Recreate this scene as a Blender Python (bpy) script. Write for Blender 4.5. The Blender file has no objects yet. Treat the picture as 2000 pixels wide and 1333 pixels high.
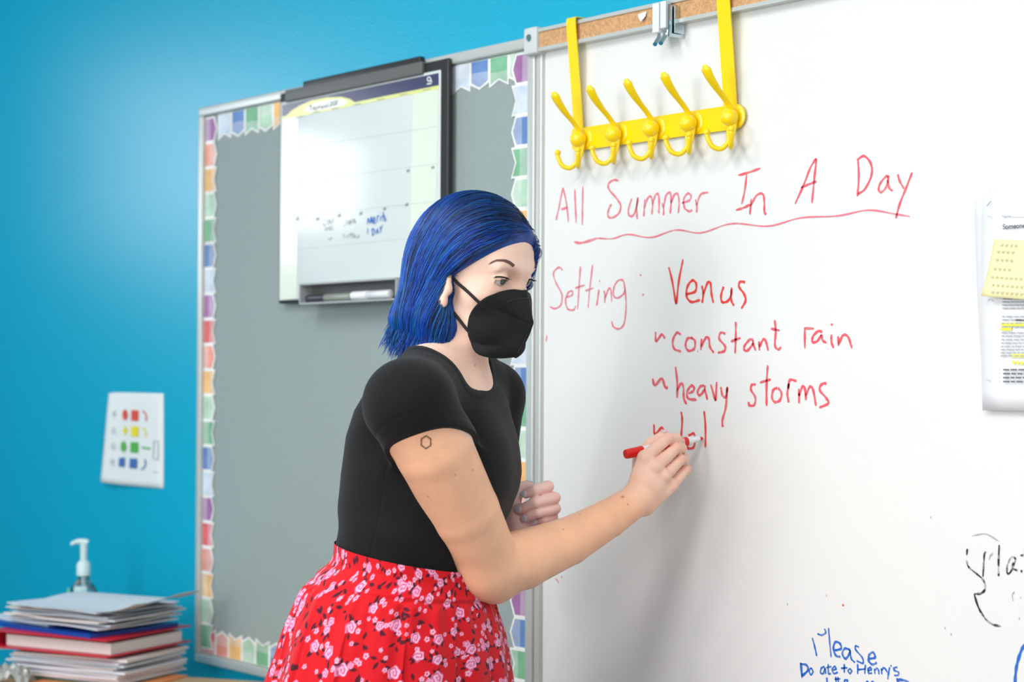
import bpy, bmesh, math, random
import numpy as np
from mathutils import Vector, Matrix
from mathutils.bvhtree import BVHTree

SC = bpy.context.scene
COL = SC.collection
random.seed(4)
RNG = np.random.default_rng(4)

# ------------------------------------------------------------------ camera
FPX, PCX, PCY = 3600.0, 1000.0, 666.5            # focal length in pixels of the 2000 px wide frame
YAW, PITCH, ROLL = np.radians([50.414, 1.109, 0.278])
FW = np.array([-np.sin(YAW)*np.cos(PITCH), np.cos(YAW)*np.cos(PITCH), np.sin(PITCH)])
_r = np.array([np.cos(YAW), np.sin(YAW), 0.0])
_u = np.cross(_r, FW)
RT = _r*np.cos(ROLL) + _u*np.sin(ROLL)
UP = _u*np.cos(ROLL) - _r*np.sin(ROLL)
WALL_D = 2.014984
CAM = np.array([0.0, -WALL_D, 1.33])
cd = bpy.data.cameras.new('camera')
cam = bpy.data.objects.new('camera', cd)
COL.objects.link(cam)
M = Matrix([(RT[i], UP[i], -FW[i], CAM[i]) for i in range(3)]+[(0, 0, 0, 1)])
cam.matrix_world = M
cd.sensor_width = 36.0
cd.lens = FPX/2000*36
cd.clip_start = 0.05
cd.dof.use_dof = True
cd.dof.focus_distance = 2.63
cd.dof.aperture_fstop = 4.3
SC.camera = cam

# ------------------------------------------------------------------ view, world, lights
SC.view_settings.view_transform = 'Standard'
SC.view_settings.look = 'None'
SC.view_settings.gamma = 1.0
SC.view_settings.use_curve_mapping = False
SC.view_settings.exposure = 0.08
SC.cycles.use_denoising = True
SC.cycles.max_bounces = 8
wd = bpy.data.worlds.new('daylight'); SC.world = wd
wd.use_nodes = True
wd.node_tree.nodes['Background'].inputs[0].default_value = (0.75, 0.86, 1.0, 1)
wd.node_tree.nodes['Background'].inputs[1].default_value = 1.0

def area(name, loc, target, sx, sy, power, col):
    ld = bpy.data.lights.new(name, 'AREA'); ld.shape = 'RECTANGLE'
    ld.size = sx; ld.size_y = sy; ld.energy = power; ld.color = col
    o = bpy.data.objects.new(name, ld); COL.objects.link(o)
    o.location = loc
    d = Vector(target) - Vector(loc)
    o.rotation_euler = d.to_track_quat('-Z', 'Z').to_euler()
    return o
# daylight through the two windows opposite the board, a small strobe between them, ceiling panels
WIN_Y = -3.9
area('window_daylight', (-2.0, WIN_Y+0.02, 1.75), (-2.0, 0, 1.6), 1.9, 1.5, 40, (0.93, 0.97, 1.0))
area('window_daylight', (0.75, WIN_Y+0.02, 1.75), (0.75, 0, 1.6), 1.9, 1.5, 14, (0.93, 0.97, 1.0))
area('window_daylight', (-5.17, -1.22, 2.0), (0, -1.22, 1.9), 0.60, 1.05, 8, (0.95, 0.98, 1.0))
area('strobe_light', (-1.95, -3.55, 1.80), (-2.2, 0, 1.4), 0.22, 0.22, 7.5, (1.0, 0.97, 0.92))
for lx in (-2.5, -1.1, 0.6):
    area('ceiling_panel_light', (lx, -2.0, 2.74), (lx, -2.0, 0), 0.6, 1.6, 27, (1.0, 0.98, 0.95))

# ------------------------------------------------------------------ projection helpers
def ray(x, y): return FW + RT*((x-PCX)/FPX) - UP*((y-PCY)/FPX)
def C(x, y, z):                       # point seen at pixel (x, y) at depth z metres
    return CAM + ray(x, y)*z
def W(x, y, off=0.0):                 # point of the board plane (off metres in front of it) seen at pixel
    d = ray(x, y); return CAM + d*((WALL_D-off)/d[1])
def cdir(a, b, c):                    # direction: right, up, away as seen by the camera
    v = RT*a + UP*b + FW*c
    return v/np.linalg.norm(v)

# ------------------------------------------------------------------ materials
def srgb(r, g, b):
    def f(c):
        c /= 255.0
        return c/12.92 if c <= 0.04045 else ((c+0.055)/1.055)**2.4
    return (f(r), f(g), f(b), 1.0)
def mat(name, col, rough=0.5, metal=0.0, spec=0.5, noise=None, bump=None, sss=0, trans=0, coat=0, attr=None, sheen=0, alpha=None):
    m = bpy.data.materials.new(name); m.use_nodes = True
    nt = m.node_tree; b = nt.nodes['Principled BSDF']
    b.inputs['Base Color'].default_value = col
    b.inputs['Roughness'].default_value = rough
    b.inputs['Metallic'].default_value = metal
    b.inputs['Specular IOR Level'].default_value = spec
    if sss:
        b.inputs['Subsurface Weight'].default_value = sss
        b.inputs['Subsurface Radius'].default_value = (0.012, 0.005, 0.003)
        b.inputs['Subsurface Scale'].default_value = 1.0
    if trans: b.inputs['Transmission Weight'].default_value = trans
    if coat:
        b.inputs['Coat Weight'].default_value = coat
        b.inputs['Coat Roughness'].default_value = 0.12
    if sheen: b.inputs['Sheen Weight'].default_value = sheen
    tc = nt.nodes.new('ShaderNodeTexCoord')
    src = None
    if attr:
        an = nt.nodes.new('ShaderNodeAttribute'); an.attribute_name = attr
        src = an.outputs['Color']
    if noise:                         # (scale, amount): value mottling of the colour
        n = nt.nodes.new('ShaderNodeTexNoise'); n.inputs['Scale'].default_value = noise[0]
        n.inputs['Detail'].default_value = 4
        nt.links.new(tc.outputs['Object'], n.inputs['Vector'])
        mr = nt.nodes.new('ShaderNodeMapRange')
        mr.inputs['From Min'].default_value = 0.25; mr.inputs['From Max'].default_value = 0.75
        mr.inputs['To Min'].default_value = 1-noise[1]; mr.inputs['To Max'].default_value = 1+noise[1]
        nt.links.new(n.outputs['Fac'], mr.inputs['Value'])
        mx = nt.nodes.new('ShaderNodeMix'); mx.data_type = 'RGBA'; mx.blend_type = 'MULTIPLY'
        mx.inputs['Factor'].default_value = 1.0
        if src: nt.links.new(src, mx.inputs['A'])
        else: mx.inputs['A'].default_value = col
        nt.links.new(mr.outputs['Result'], mx.inputs['B'])
        src = mx.outputs['Result']
    if src: nt.links.new(src, b.inputs['Base Color'])
    if bump:                          # (scale, distance)
        n = nt.nodes.new('ShaderNodeTexNoise'); n.inputs['Scale'].default_value = bump[0]
        n.inputs['Detail'].default_value = 3
        nt.links.new(tc.outputs['Object'], n.inputs['Vector'])
        bp = nt.nodes.new('ShaderNodeBump'); bp.inputs['Distance'].default_value = bump[1]
        bp.inputs['Strength'].default_value = 1.0
        nt.links.new(n.outputs['Fac'], bp.inputs['Height'])
        nt.links.new(bp.outputs['Normal'], b.inputs['Normal'])
    return m
def ink(name, col, scale=60, lo=0.35, hi=0.62, amin=0.35):   # dry-wipe ink: streaky cover over the white
    m = bpy.data.materials.new(name); m.use_nodes = True
    nt = m.node_tree; b = nt.nodes['Principled BSDF']
    b.inputs['Base Color'].default_value = col; b.inputs['Roughness'].default_value = 0.5
    tc = nt.nodes.new('ShaderNodeTexCoord')
    n = nt.nodes.new('ShaderNodeTexNoise'); n.inputs['Scale'].default_value = scale; n.inputs['Detail'].default_value = 5
    nt.links.new(tc.outputs['Object'], n.inputs['Vector'])
    mr = nt.nodes.new('ShaderNodeMapRange')
    mr.inputs['From Min'].default_value = lo; mr.inputs['From Max'].default_value = hi
    mr.inputs['To Min'].default_value = amin; mr.inputs['To Max'].default_value = 1.0
    nt.links.new(n.outputs['Fac'], mr.inputs['Value'])
    nt.links.new(mr.outputs['Result'], b.inputs['Alpha'])
    return m

# ------------------------------------------------------------------ mesh builder
class MB:
    def __init__(s): s.v = []; s.f = []; s.m = []; s.c = []; s.col = None
    def add(s, vs, fs, mi=0, col=None):
        b = len(s.v)
        s.v.extend([tuple(float(q) for q in p) for p in vs])
        for f in fs: s.f.append(tuple(b+i for i in f)); s.m.append(mi); s.c.append(col)
        return s
    def box(s, c, size, ax=None, mi=0, col=None, bevel=0.0):
        ax = np.eye(3) if ax is None else np.asarray(ax)
        if bevel:
            bm = bmesh.new(); bmesh.ops.create_cube(bm, size=1.0)
            for v in bm.verts: v.co = Vector((v.co.x*size[0], v.co.y*size[1], v.co.z*size[2]))
            bmesh.ops.bevel(bm, geom=list(bm.edges), offset=bevel, segments=3, affect='EDGES', profile=0.5)
            bm.verts.index_update()
            vs = [np.asarray(c) + ax[0]*v.co.x + ax[1]*v.co.y + ax[2]*v.co.z for v in bm.verts]
            fs = [[v.index for v in f.verts] for f in bm.faces]
            bm.free(); return s.add(vs, fs, mi, col)
        vs = [np.asarray(c) + ax[0]*size[0]*a/2 + ax[1]*size[1]*b/2 + ax[2]*size[2]*d/2
              for a in (-1, 1) for b in (-1, 1) for d in (-1, 1)]
        return s.add(vs, [(0,1,3,2),(4,6,7,5),(0,4,5,1),(2,3,7,6),(0,2,6,4),(1,5,7,3)], mi, col)
    def tube(s, pts, rad, n=12, cap=True, mi=0, flat=None, col=None):
        # swept tube; flat=(direction, factor) squeezes the section along that direction
        pts = [np.asarray(p, float) for p in pts]; k = len(pts)
        rad = [rad]*k if np.isscalar(rad) else rad
        vs = []; t0 = pts[1]-pts[0]; t0 /= np.linalg.norm(t0)
        a = np.cross(t0, [0, 0, 1.0]); 
        if np.linalg.norm(a) < 0.1: a = np.cross(t0, [1.0, 0, 0])
        a /= np.linalg.norm(a)
        for i in range(k):
            t = pts[min(i+1, k-1)] - pts[max(i-1, 0)]; t /= (np.linalg.norm(t)+1e-12)
            a = a - t*(a@t); a /= np.linalg.norm(a); b = np.cross(t, a)
            for j in range(n):
                th = 2*math.pi*j/n
                o = (a*math.cos(th) + b*math.sin(th))*rad[i]
                if flat is not None: o = o - flat[0]*(o@flat[0])*(1-flat[1])
                vs.append(pts[i]+o)
        fs = [(i*n+j, i*n+(j+1) % n, (i+1)*n+(j+1) % n, (i+1)*n+j) for i in range(k-1) for j in range(n)]
        if cap: fs += [tuple(range(n))[::-1], tuple((k-1)*n+j for j in range(n))]
        return s.add(vs, fs, mi, col)
    def lathe(s, base, axis, prof, n=28, mi=0, mis=None, squash=None):
        axis = np.asarray(axis, float); axis = axis/np.linalg.norm(axis)
        a = np.cross(axis, [0.3, 0.9, 0.1]); a /= np.linalg.norm(a); b = np.cross(axis, a)
        vs = [np.asarray(base)+axis*h+(a*math.cos(2*math.pi*j/n)+b*math.sin(2*math.pi*j/n))*max(r, 1e-5)
              for h, r in prof for j in range(n)]
        for i in range(len(prof)-1):
            pass
        bb = len(s.v); s.v.extend([tuple(map(float, p)) for p in vs])
        for i in range(len(prof)-1):
            for j in range(n):
                s.f.append((bb+i*n+j, bb+i*n+(j+1) % n, bb+(i+1)*n+(j+1) % n, bb+(i+1)*n+j))
                s.m.append(mis[i] if mis else mi); s.c.append(None)
        s.f.append(tuple(bb+j for j in range(n))[::-1]); s.m.append(mis[0] if mis else mi); s.c.append(None)
        s.f.append(tuple(bb+(len(prof)-1)*n+j for j in range(n))); s.m.append(mis[-1] if mis else mi); s.c.append(None)
        return s
    def ball(s, c, r, n=16, mi=0, ax=None):
        ax = np.eye(3) if ax is None else np.asarray(ax)
        r = (r, r, r) if np.isscalar(r) else r
        vs = []; m = n//2
        for i in range(m+1):
            ph = math.pi*i/m
            for j in range(n):
                th = 2*math.pi*j/n
                q = (math.sin(ph)*math.cos(th)*r[0], math.sin(ph)*math.sin(th)*r[1], math.cos(ph)*r[2])
                vs.append(np.asarray(c)+ax[0]*q[0]+ax[1]*q[1]+ax[2]*q[2])
        return s.add(vs, [(i*n+j, i*n+(j+1) % n, (i+1)*n+(j+1) % n, (i+1)*n+j) for i in range(m) for j in range(n)], mi)
    def grid(s, P, mi=0, wrap=False):            # P[i][j] points
        n = len(P); k = len(P[0])
        vs = [p for r in P for p in r]
        fs = [(i*k+j, i*k+(j+1) % k, (i+1)*k+(j+1) % k, (i+1)*k+j) for i in range(n-1) for j in range(k if wrap else k-1)]
        return s.add(vs, fs, mi)
    def build(s, name, mats, parent=None, smooth=True, recalc=True, sharp=40, point_colors=None, merge=1e-6):
        me = bpy.data.meshes.new(name)
        o0 = world_loc(parent) if parent else np.zeros(3)
        V = np.asarray(s.v, float) - o0
        me.from_pydata([tuple(p) for p in V], [], s.f)
        mats = mats if isinstance(mats, (list, tuple)) else [mats]
        for m in mats: me.materials.append(m)
        me.polygons.foreach_set('material_index', s.m)
        if any(c is not None for c in s.c):
            ca = me.color_attributes.new('Col', 'FLOAT_COLOR', 'CORNER')
            for p, c in zip(me.polygons, s.c):
                for li in p.loop_indices: ca.data[li].color = c or (1, 1, 1, 1)
        if point_colors is not None:
            ca = me.color_attributes.new('Col', 'FLOAT_COLOR', 'POINT')
            ca.data.foreach_set('color', np.asarray(point_colors, np.float32).ravel())
        if recalc or merge:
            bm = bmesh.new(); bm.from_mesh(me)
            if merge: bmesh.ops.remove_doubles(bm, verts=bm.verts, dist=merge)
            if recalc: bmesh.ops.recalc_face_normals(bm, faces=bm.faces)
            bm.to_mesh(me); bm.free()
        me.polygons.foreach_set('use_smooth', [smooth]*len(me.polygons))
        if smooth and sharp: me.set_sharp_from_angle(angle=math.radians(sharp))
        o = bpy.data.objects.new(name, me); COL.objects.link(o)
        if parent: o.parent = parent
        return o
def world_loc(o):
    v = np.zeros(3)
    while o is not None: v += np.array(o.location); o = o.parent
    return v
def tag(o, label=None, cat=None, group=None, kind=None):
    if label: o['label'] = label
    if cat: o['category'] = cat
    if group: o['group'] = group
    if kind: o['kind'] = kind
    return o
def thing(name, loc, label, cat, group=None):
    o = bpy.data.objects.new(name, None); COL.objects.link(o)
    o.empty_display_size = 0.05
    o.location = [float(q) for q in loc]
    return tag(o, label, cat, group)
def catmull(pts, n=8):
    pts = [np.asarray(p, float) for p in pts]
    if len(pts) == 2: return [pts[0]+(pts[1]-pts[0])*t for t in np.linspace(0, 1, n)]
    P = [2*pts[0]-pts[1]] + pts + [2*pts[-1]-pts[-2]]
    out = []
    for i in range(1, len(P)-2):
        p0, p1, p2, p3 = P[i-1:i+3]
        for t in np.linspace(0, 1, n, endpoint=False):
            out.append(0.5*((2*p1)+(-p0+p2)*t+(2*p0-5*p1+4*p2-p3)*t*t+(-p0+3*p1-3*p2+p3)*t**3))
    out.append(pts[-1]); return out
NY = np.array([0, -1.0, 0])
def stroke(mb, pts, width, nrm=NY, mi=0, taper=True, n=7):   # flat pen stroke through world points
    P = catmull(pts, n); k = len(P)
    L = []; Rr = []
    for i in range(k):
        t = P[min(i+1, k-1)]-P[max(i-1, 0)]; t = t/(np.linalg.norm(t)+1e-12)
        s = np.cross(nrm, t); s /= (np.linalg.norm(s)+1e-12)
        w = width/2*(1+0.18*math.sin(i*0.9+width*1e4))
        if taper and (i == 0 or i == k-1): w *= 0.55
        L.append(P[i]-s*w); Rr.append(P[i]+s*w)
    mb.add(L+Rr, [(i, i+1, k+i+1, k+i) for i in range(k-1)], mi)
# ================================================================== SETTING
WY = 0.014                              # wall face lies 14 mm behind the board face
m_teal = mat('teal_paint', srgb(10, 168, 202), rough=0.3, spec=0.5, bump=(220, 0.0006))
m_white_paint = mat('white_paint', srgb(236, 236, 232), rough=0.7)
m_floor = mat('vinyl_floor', srgb(128, 120, 110), rough=0.35, noise=(9, 0.12))
m_ceil = mat('ceiling_tile', srgb(240, 240, 238), rough=0.8, noise=(120, 0.05))
def slab(name, c, size, m):
    o = MB().box(c, size).build(name, m, smooth=False); return tag(o, kind='structure')
XL, XR, YF, HT = -5.2, 2.8, -3.9, 2.75
slab('wall_back', ((XL+XR)/2, WY+0.06, HT/2), (XR-XL, 0.12, HT), m_teal)
lw = MB()
for (y0, y1, z0, z1) in ((YF-0.12, -1.58, 0, HT), (-0.86, 0.12, 0, HT), (-1.58, -0.86, 0, 1.4), (-1.58, -0.86, 2.58, HT)):
    lw.box((XL-0.06, (y0+y1)/2, (z0+z1)/2), (0.12, y1-y0, z1-z0))
tag(lw.build('wall_left', m_teal, smooth=False), kind='structure')
slab('wall_right', (XR+0.06, YF/2, HT/2), (0.12, -YF+0.24, HT), m_white_paint)
slab('floor', ((XL+XR)/2, YF/2, -0.05), (XR-XL+0.3, -YF+0.3, 0.1), m_floor)
slab('ceiling', ((XL+XR)/2, YF/2, HT+0.05), (XR-XL+0.3, -YF+0.3, 0.1), m_ceil)
# front wall with two window openings
fw = MB()
yf = YF-0.06
for (x0, x1, z0, z1) in ((XL, -3.0, 0, HT), (-1.0, -0.25, 0, HT), (1.75, XR, 0, HT), (-3.0, -1.0, 0, 0.95), (-3.0, -1.0, 2.55, HT), (-0.25, 1.75, 0, 0.95), (-0.25, 1.75, 2.55, HT)):
    fw.box(((x0+x1)/2, yf, (z0+z1)/2), (x1-x0, 0.12, z1-z0))
tag(fw.build('wall_front', m_white_paint, smooth=False), kind='structure')
m_frame_white = mat('window_frame_paint', srgb(240, 240, 240), rough=0.4)
for k, xc in enumerate((-2.0, 0.75)):
    wf = MB()
    for dx in (-0.98, 0, 0.98): wf.box((xc+dx, yf-0.02, 1.75), (0.05, 0.06, 1.6))
    for dz in (0.97, 2.53): wf.box((xc, yf-0.02, dz), (2.0, 0.06, 0.05))
    tag(wf.build('window_%d' % (k+1), m_frame_white, smooth=False), kind='structure')
wf = MB()
for y_ in (-1.56, -0.88): wf.box((XL-0.08, y_, 1.99), (0.06, 0.05, 1.18))
for z_ in (1.42, 2.56): wf.box((XL-0.08, -1.22, z_), (0.06, 0.72, 0.05))
tag(wf.build('window_3', m_frame_white, smooth=False), kind='structure')
tag(MB().box(((XL+XR)/2, WY-0.006, 0.05), (XR-XL, 0.012, 0.1)).build('baseboard_back', m_white_paint, smooth=False), kind='structure')

# ================================================================== BULLETIN BOARD
m_alu = mat('brushed_aluminium', srgb(206, 208, 204), rough=0.36, metal=0.35, spec=0.5)
m_fabric = mat('grey_board_fabric', srgb(150, 163, 162), rough=0.95, noise=(300, 0.06), bump=(900, 0.0004))
BX0, BX1 = -3.4905, -2.3545             # outer edges; right edge is the frame shared with the whiteboard
BZ0, BZ1 = 0.716, 1.907
bb = thing('bulletin_board', ((BX0+BX1)/2, WY, BZ0), 'grey fabric bulletin board with pennant border on the teal wall behind the person', 'bulletin board')
MB().box(((BX0+BX1-0.034)/2, 0.006, (BZ0+BZ1)/2), (BX1-0.035-BX0, 0.012, BZ1-BZ0-0.02)).build('panel', m_fabric, bb, smooth=False)
FWD = 0.020
def bar(name, x0, x1, z0, z1, d, parent, m, y0=WY):
    return MB().box(((x0+x1)/2, (y0-d)/2, (z0+z1)/2), (x1-x0, d+y0, z1-z0), bevel=min(0.003, (x1-x0)/3, (z1-z0)/3)).build(name, m, parent)
bar('frame_rail', BX0, BX1-0.034, BZ1-0.019, BZ1, 0.010, bb, m_alu)
bar('frame_rail', BX0, BX1-0.034, BZ0, BZ0+0.019, 0.010, bb, m_alu)
bar('frame_stile', BX0, BX0+0.016, BZ0+0.019, BZ1-0.019, 0.010, bb, m_alu)
# pennant border
m_pen = mat('printed_pennant_card', (1, 1, 1, 1), rough=0.6, attr='Col', noise=(26, 0.2))
PENC = dict(P=srgb(150, 70, 150), p=srgb(200, 215, 235), B=srgb(52, 116, 190), G=srgb(90, 170, 120), g=srgb(170, 210, 180),
            O=srgb(240, 180, 90), E=srgb(236, 140, 115), R=srgb(212, 52, 62))
CYC = 'EOgGBpPR'
SHP = dict(E=1, O=0, g=1, G=0, B=1, p=0, P=1, R=0)
def pennants(name, start, along, inward, n, seq, off, pitch=0.0535, depth=0.052, jitter=0.0):
    mb = MB(); start = np.array([start[0], 0, start[1]]); along = np.array([along[0], 0, along[1]]); inward = np.array([inward[0], 0, inward[1]])
    for i in range(n):
        k = seq[i % len(seq)]; o = start+along*pitch*i; pt = SHP[k]
        def shape(a0, a1, b0, b1, tip):
            return [o+along*a0+inward*b0, o+along*a1+inward*b0] + ([o+along*a1+inward*(b1-tip), o+along*(a0+a1)/2+inward*b1, o+along*a0+inward*(b1-tip)] if pt else
                   [o+along*a1+inward*b1, o+along*(a0+a1)/2+inward*(b1-tip), o+along*a0+inward*b1])
        A = shape(0, pitch, 0, depth, 0.011); y = np.array([0, -off, 0])
        F = [p+y for p in A]; Bk = [p+y+[0, 0.0008, 0] for p in A]
        mb.add(F+Bk, [(0, 1, 2, 3, 4)] + [(5+j, 5+(j+1) % 5, (j+1) % 5, j) for j in range(5)], 0, (0.88, 0.88, 0.86, 1))
        c = np.array(PENC[k]); c2 = np.array(PENC[k]); 
        c[:3] = c[:3]*0.88+0.12*0.85; c2[:3] = c2[:3]*0.62+0.38*0.82
        s1 = shape(0.0035, pitch-0.0035, 0.001, depth-0.0045, 0.010); y2 = y+[0, -0.0003, 0]
        Q = [p+y2 for p in s1]
        mid = [(Q[0]*0.45+Q[4]*0.55), (Q[1]*0.45+Q[2]*0.55)]
        a, b = (c, c2) if (i*7 % 3) else (c2, c)
        mb.add([Q[0], Q[1], mid[1], mid[0]], [(0, 1, 2, 3)], 0, tuple(a))
        mb.add([mid[0], mid[1], Q[2], Q[3], Q[4]], [(0, 1, 2, 3, 4)], 0, tuple(b))
    return mb.build(name, m_pen, bb, smooth=False, recalc=False, merge=0)
zin1, zin0 = BZ1-0.021, BZ0+0.021
xin0, xin1 = BX0+0.018, BX1-0.036
pennants('pennant_border', (xin0+0.05, zin1), (1, 0), (0, -1), 5, 'pBGgO', 0.0012, pitch=0.0545, depth=0.056)
pennants('pennant_border', (xin0+0.322, zin1), (1, 0), (0, -1), 7, 'EOgGBpE', 0.0012)
pennants('pennant_border', (xin1-0.004, zin1), (-1, 0), (0, -1), 4, 'gGBp', 0.0012)
pennants('pennant_border', (xin0, zin1-0.002), (0, -1), (1, 0), 21, 'PEOgGBpPREOgGBpPREOgG', 0.0026, pitch=0.0542, depth=0.049)
pennants('pennant_border', (xin0+0.004, zin0), (1, 0), (0, 1), 19, 'REOgGBpP', 0.0016, pitch=0.0532, depth=0.054)
pennants('pennant_border', (xin1, zin1-0.002), (0, -1), (-1, 0), 14, 'PpBGgOERPpBGgO', 0.0028, pitch=0.0535, depth=0.048)
pennants('pennant_border', (xin1, zin1-0.002-0.0535*14), (0, -1), (-1, 0), 7, 'ERRPBGg', 0.0024, pitch=0.0535, depth=0.046)

# ================================================================== WHITEBOARD
m_board = mat('whiteboard_enamel', srgb(232, 232, 230), rough=0.24, spec=0.5)
m_cork = mat('cork', srgb(205, 158, 112), rough=0.9, noise=(260, 0.28))
WX1 = 1.10
wb = thing('whiteboard', ((BX1+WX1)/2, WY, BZ0), 'large white dry-wipe board with red handwriting that the person writes on', 'whiteboard')
MB().box(((BX1+WX1)/2-0.014, 0.006, (BZ0+BZ1)/2), (WX1-BX1+0.024, 0.012, BZ1-BZ0-0.01)).build('panel', m_board, wb, smooth=False)
bar('frame_stile', BX1-0.033, BX1-0.014, BZ0, BZ1-0.022, 0.011, wb, m_alu)
bar('frame_stile', BX1-0.0135, BX1+0.002, BZ0, BZ1-0.022, 0.008, wb, m_alu)
bar('frame_stile', WX1-0.02, WX1, BZ0, BZ1-0.02, 0.010, wb, m_alu)
bar('frame_rail', BX1-0.033, WX1, BZ0-0.02, BZ0, 0.012, wb, m_alu)
# map rail: aluminium channel with a cork strip
mr = MB()
mr.box(((BX1+WX1)/2, -0.002, BZ1-0.0275), (WX1-BX1, 0.032, 0.006))
mr.box(((BX1+WX1)/2, -0.002, BZ1+0.005), (WX1-BX1, 0.032, 0.006))
mr.box(((BX1+WX1)/2, 0.004, BZ1-0.011), (WX1-BX1, 0.02, 0.036))
mr.build('map_rail', m_alu, wb, smooth=False)
MB().box(((BX1+0.004+WX1)/2, -0.008, BZ1-0.011), (WX1-BX1-0.004, 0.014, 0.0265)).build('cork_strip', m_cork, wb, smooth=False)
ec = MB().box((BX1-0.012, -0.004, BZ1-0.011), (0.034, 0.038, 0.046), bevel=0.004)
ecp = ec.build('end_cap', mat('grey_plastic', srgb(205, 210, 210), rough=0.45), wb)
MB().lathe((BX1-0.014, -0.023, BZ1-0.006), (0, -1, 0), [(0, 0.0065), (0.0015, 0.006), (0.0018, 0.004)], n=18).build('screw', mat('screw_metal', srgb(150, 165, 170), rough=0.3, metal=0.9), ecp)

# handwriting on the board ------------------------------------------------
RED_FAINT, RED_SOFT, RED_NEW = ink('faded_red_ink', srgb(238, 122, 138), amin=0.5), ink('red_ink', srgb(240, 88, 102), amin=0.6), ink('fresh_red_ink', srgb(238, 58, 50), amin=0.75)
BLUE_INK, BLACK_INK, GREY_INK = ink('blue_ink', srgb(0, 104, 204), amin=0.6, scale=90), ink('black_ink', srgb(48, 30, 42), amin=0.25, lo=0.42, hi=0.55, scale=110), ink('wiped_ink', srgb(170, 172, 172), amin=0.1)
def writing(name, m, lines, sc, ox, oy, wpx, label, off=0.0007, gap=17):
    # strokes that lie close together make one word; every word is a part of its own
    S = []
    for L in lines:
        w = wpx
        if isinstance(L, tuple) and isinstance(L[0], list): L, w = L
        S.append((np.array([(ox+x*sc, oy+y*sc) for x, y in L], float), w))
    n = len(S); lab = list(range(n))
    for p in range(n):
        for q in range(p):
            A, B = S[p][0], S[q][0]
            dx = max(A[:, 0].min()-B[:, 0].max(), B[:, 0].min()-A[:, 0].max(), 0); dy = max(A[:, 1].min()-B[:, 1].max(), B[:, 1].min()-A[:, 1].max(), 0)
            if math.hypot(dx, dy) < gap:
                a_, b_ = lab[p], lab[q]; lab = [b_ if v == a_ else v for v in lab]
    for k in sorted(set(lab)):
        mb = MB()
        for (A, w), l_ in zip(S, lab):
            if l_ != k: continue
            pts = [W(x, y, off) for x, y in A]
            if len(pts) == 1: pts = [pts[0]+np.array([0, 0, 0.0016]), pts[0]-np.array([-0.0006, 0, 0.0018])]
            stroke(mb, pts, w/FPX*np.linalg.norm(pts[0]-CAM))
        tag(mb.build(name, m, wb, smooth=False, recalc=False, merge=0), label)
T1 = (0.375, 1050, 290)
writing('handwriting', RED_FAINT, [
 [(95,375),(110,310),(130,205)], [(132,205),(150,290),(160,385)], [(122,318),(155,308)],
 [(193,212),(196,300),(200,390)], [(235,198),(233,300),(232,400)],
 [(420,168),(395,165),(368,185),(372,215),(410,260),(432,300),(420,340),(385,362),(365,350),(372,310),(385,290)],
 [(490,260),(472,320),(478,352),(500,345),(515,300),(522,255)], [(522,255),(515,310),(518,370)],
 [(558,265),(555,310),(552,355)], [(556,310),(572,260),(590,252),(598,290),(594,345)], [(598,295),(612,245),(628,240),(632,290),(630,340)],
 [(648,285),(655,310),(655,350)], [(655,310),(668,245),(690,232),(694,280),(690,340)], [(694,285),(712,240),(730,240),(736,280),(732,338)],
 [(750,285),(790,270),(798,245),(780,235),(760,265),(765,310),(790,328),(805,320)],
 [(822,265),(828,300),(828,335)], [(828,295),(845,245),(865,232),(888,230)]],
 *T1, 4.3, 'faded red writing')
writing('handwriting', RED_SOFT, [
 [(1045,140),(1100,125),(1160,103)], [(1088,135),(1078,220),(1062,292)], [(1032,322),(1070,310),(1105,293)],
 [(1112,262),(1105,345)], [(1108,300),(1140,245),(1172,238),(1180,280),(1180,330),(1190,345)],
 [(1340,290),(1385,190),(1420,100),(1450,52)], [(1452,52),(1440,160),(1428,285)], [(1370,205),(1410,188),(1452,172)],
 [(1668,60),(1672,150),(1665,250)], [(1662,60),(1700,40),(1735,80),(1738,140),(1705,210),(1668,238)],
 [(1825,150),(1815,145),(1785,180),(1775,215),(1790,228),(1815,200),(1828,140)], [(1824,165),(1830,205),(1848,222)],
 [(1875,135),(1885,170),(1908,210)], [(1950,125),(1915,215),(1885,290),(1865,365)]],
 *T1, 4.6, 'red writing')
writing('underline', RED_FAINT, [
 ([(190,488),(230,492),(310,468)], 5), ([(310,468),(390,470),(470,448),(590,464),(720,425),(850,440),(1010,392),(1200,405),(1370,362),(1560,352),(1720,322),(1860,342),(1940,355)], 3)],
 *T1, 3.5, 'wavy red line')
writing('handwriting', RED_FAINT, [
 [(130,635),(110,620),(82,650),(95,700),(125,760),(120,815),(90,835),(65,825)],
 [(148,775),(178,765),(180,745),(160,750),(145,790),(155,835),(185,842),(200,820)],
 [(222,615),(215,720),(208,838)], [(195,728),(245,712)], [(286,605),(272,720),(262,832)], [(248,742),(290,728)],
 [(318,735),(310,800),(305,820)], [(322,692)], [(345,740),(350,770),(348,805)], [(350,780),(370,730),(382,745),(385,800)],
 [(455,740),(445,690),(420,688),(398,720),(395,765),(415,780),(445,760),(455,735)],
 [(455,735),(460,820),(450,910),(425,940),(395,930),(385,900)], [(535,660)], [(548,762)]],
 *T1, 3.8, 'faded red writing')
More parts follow.
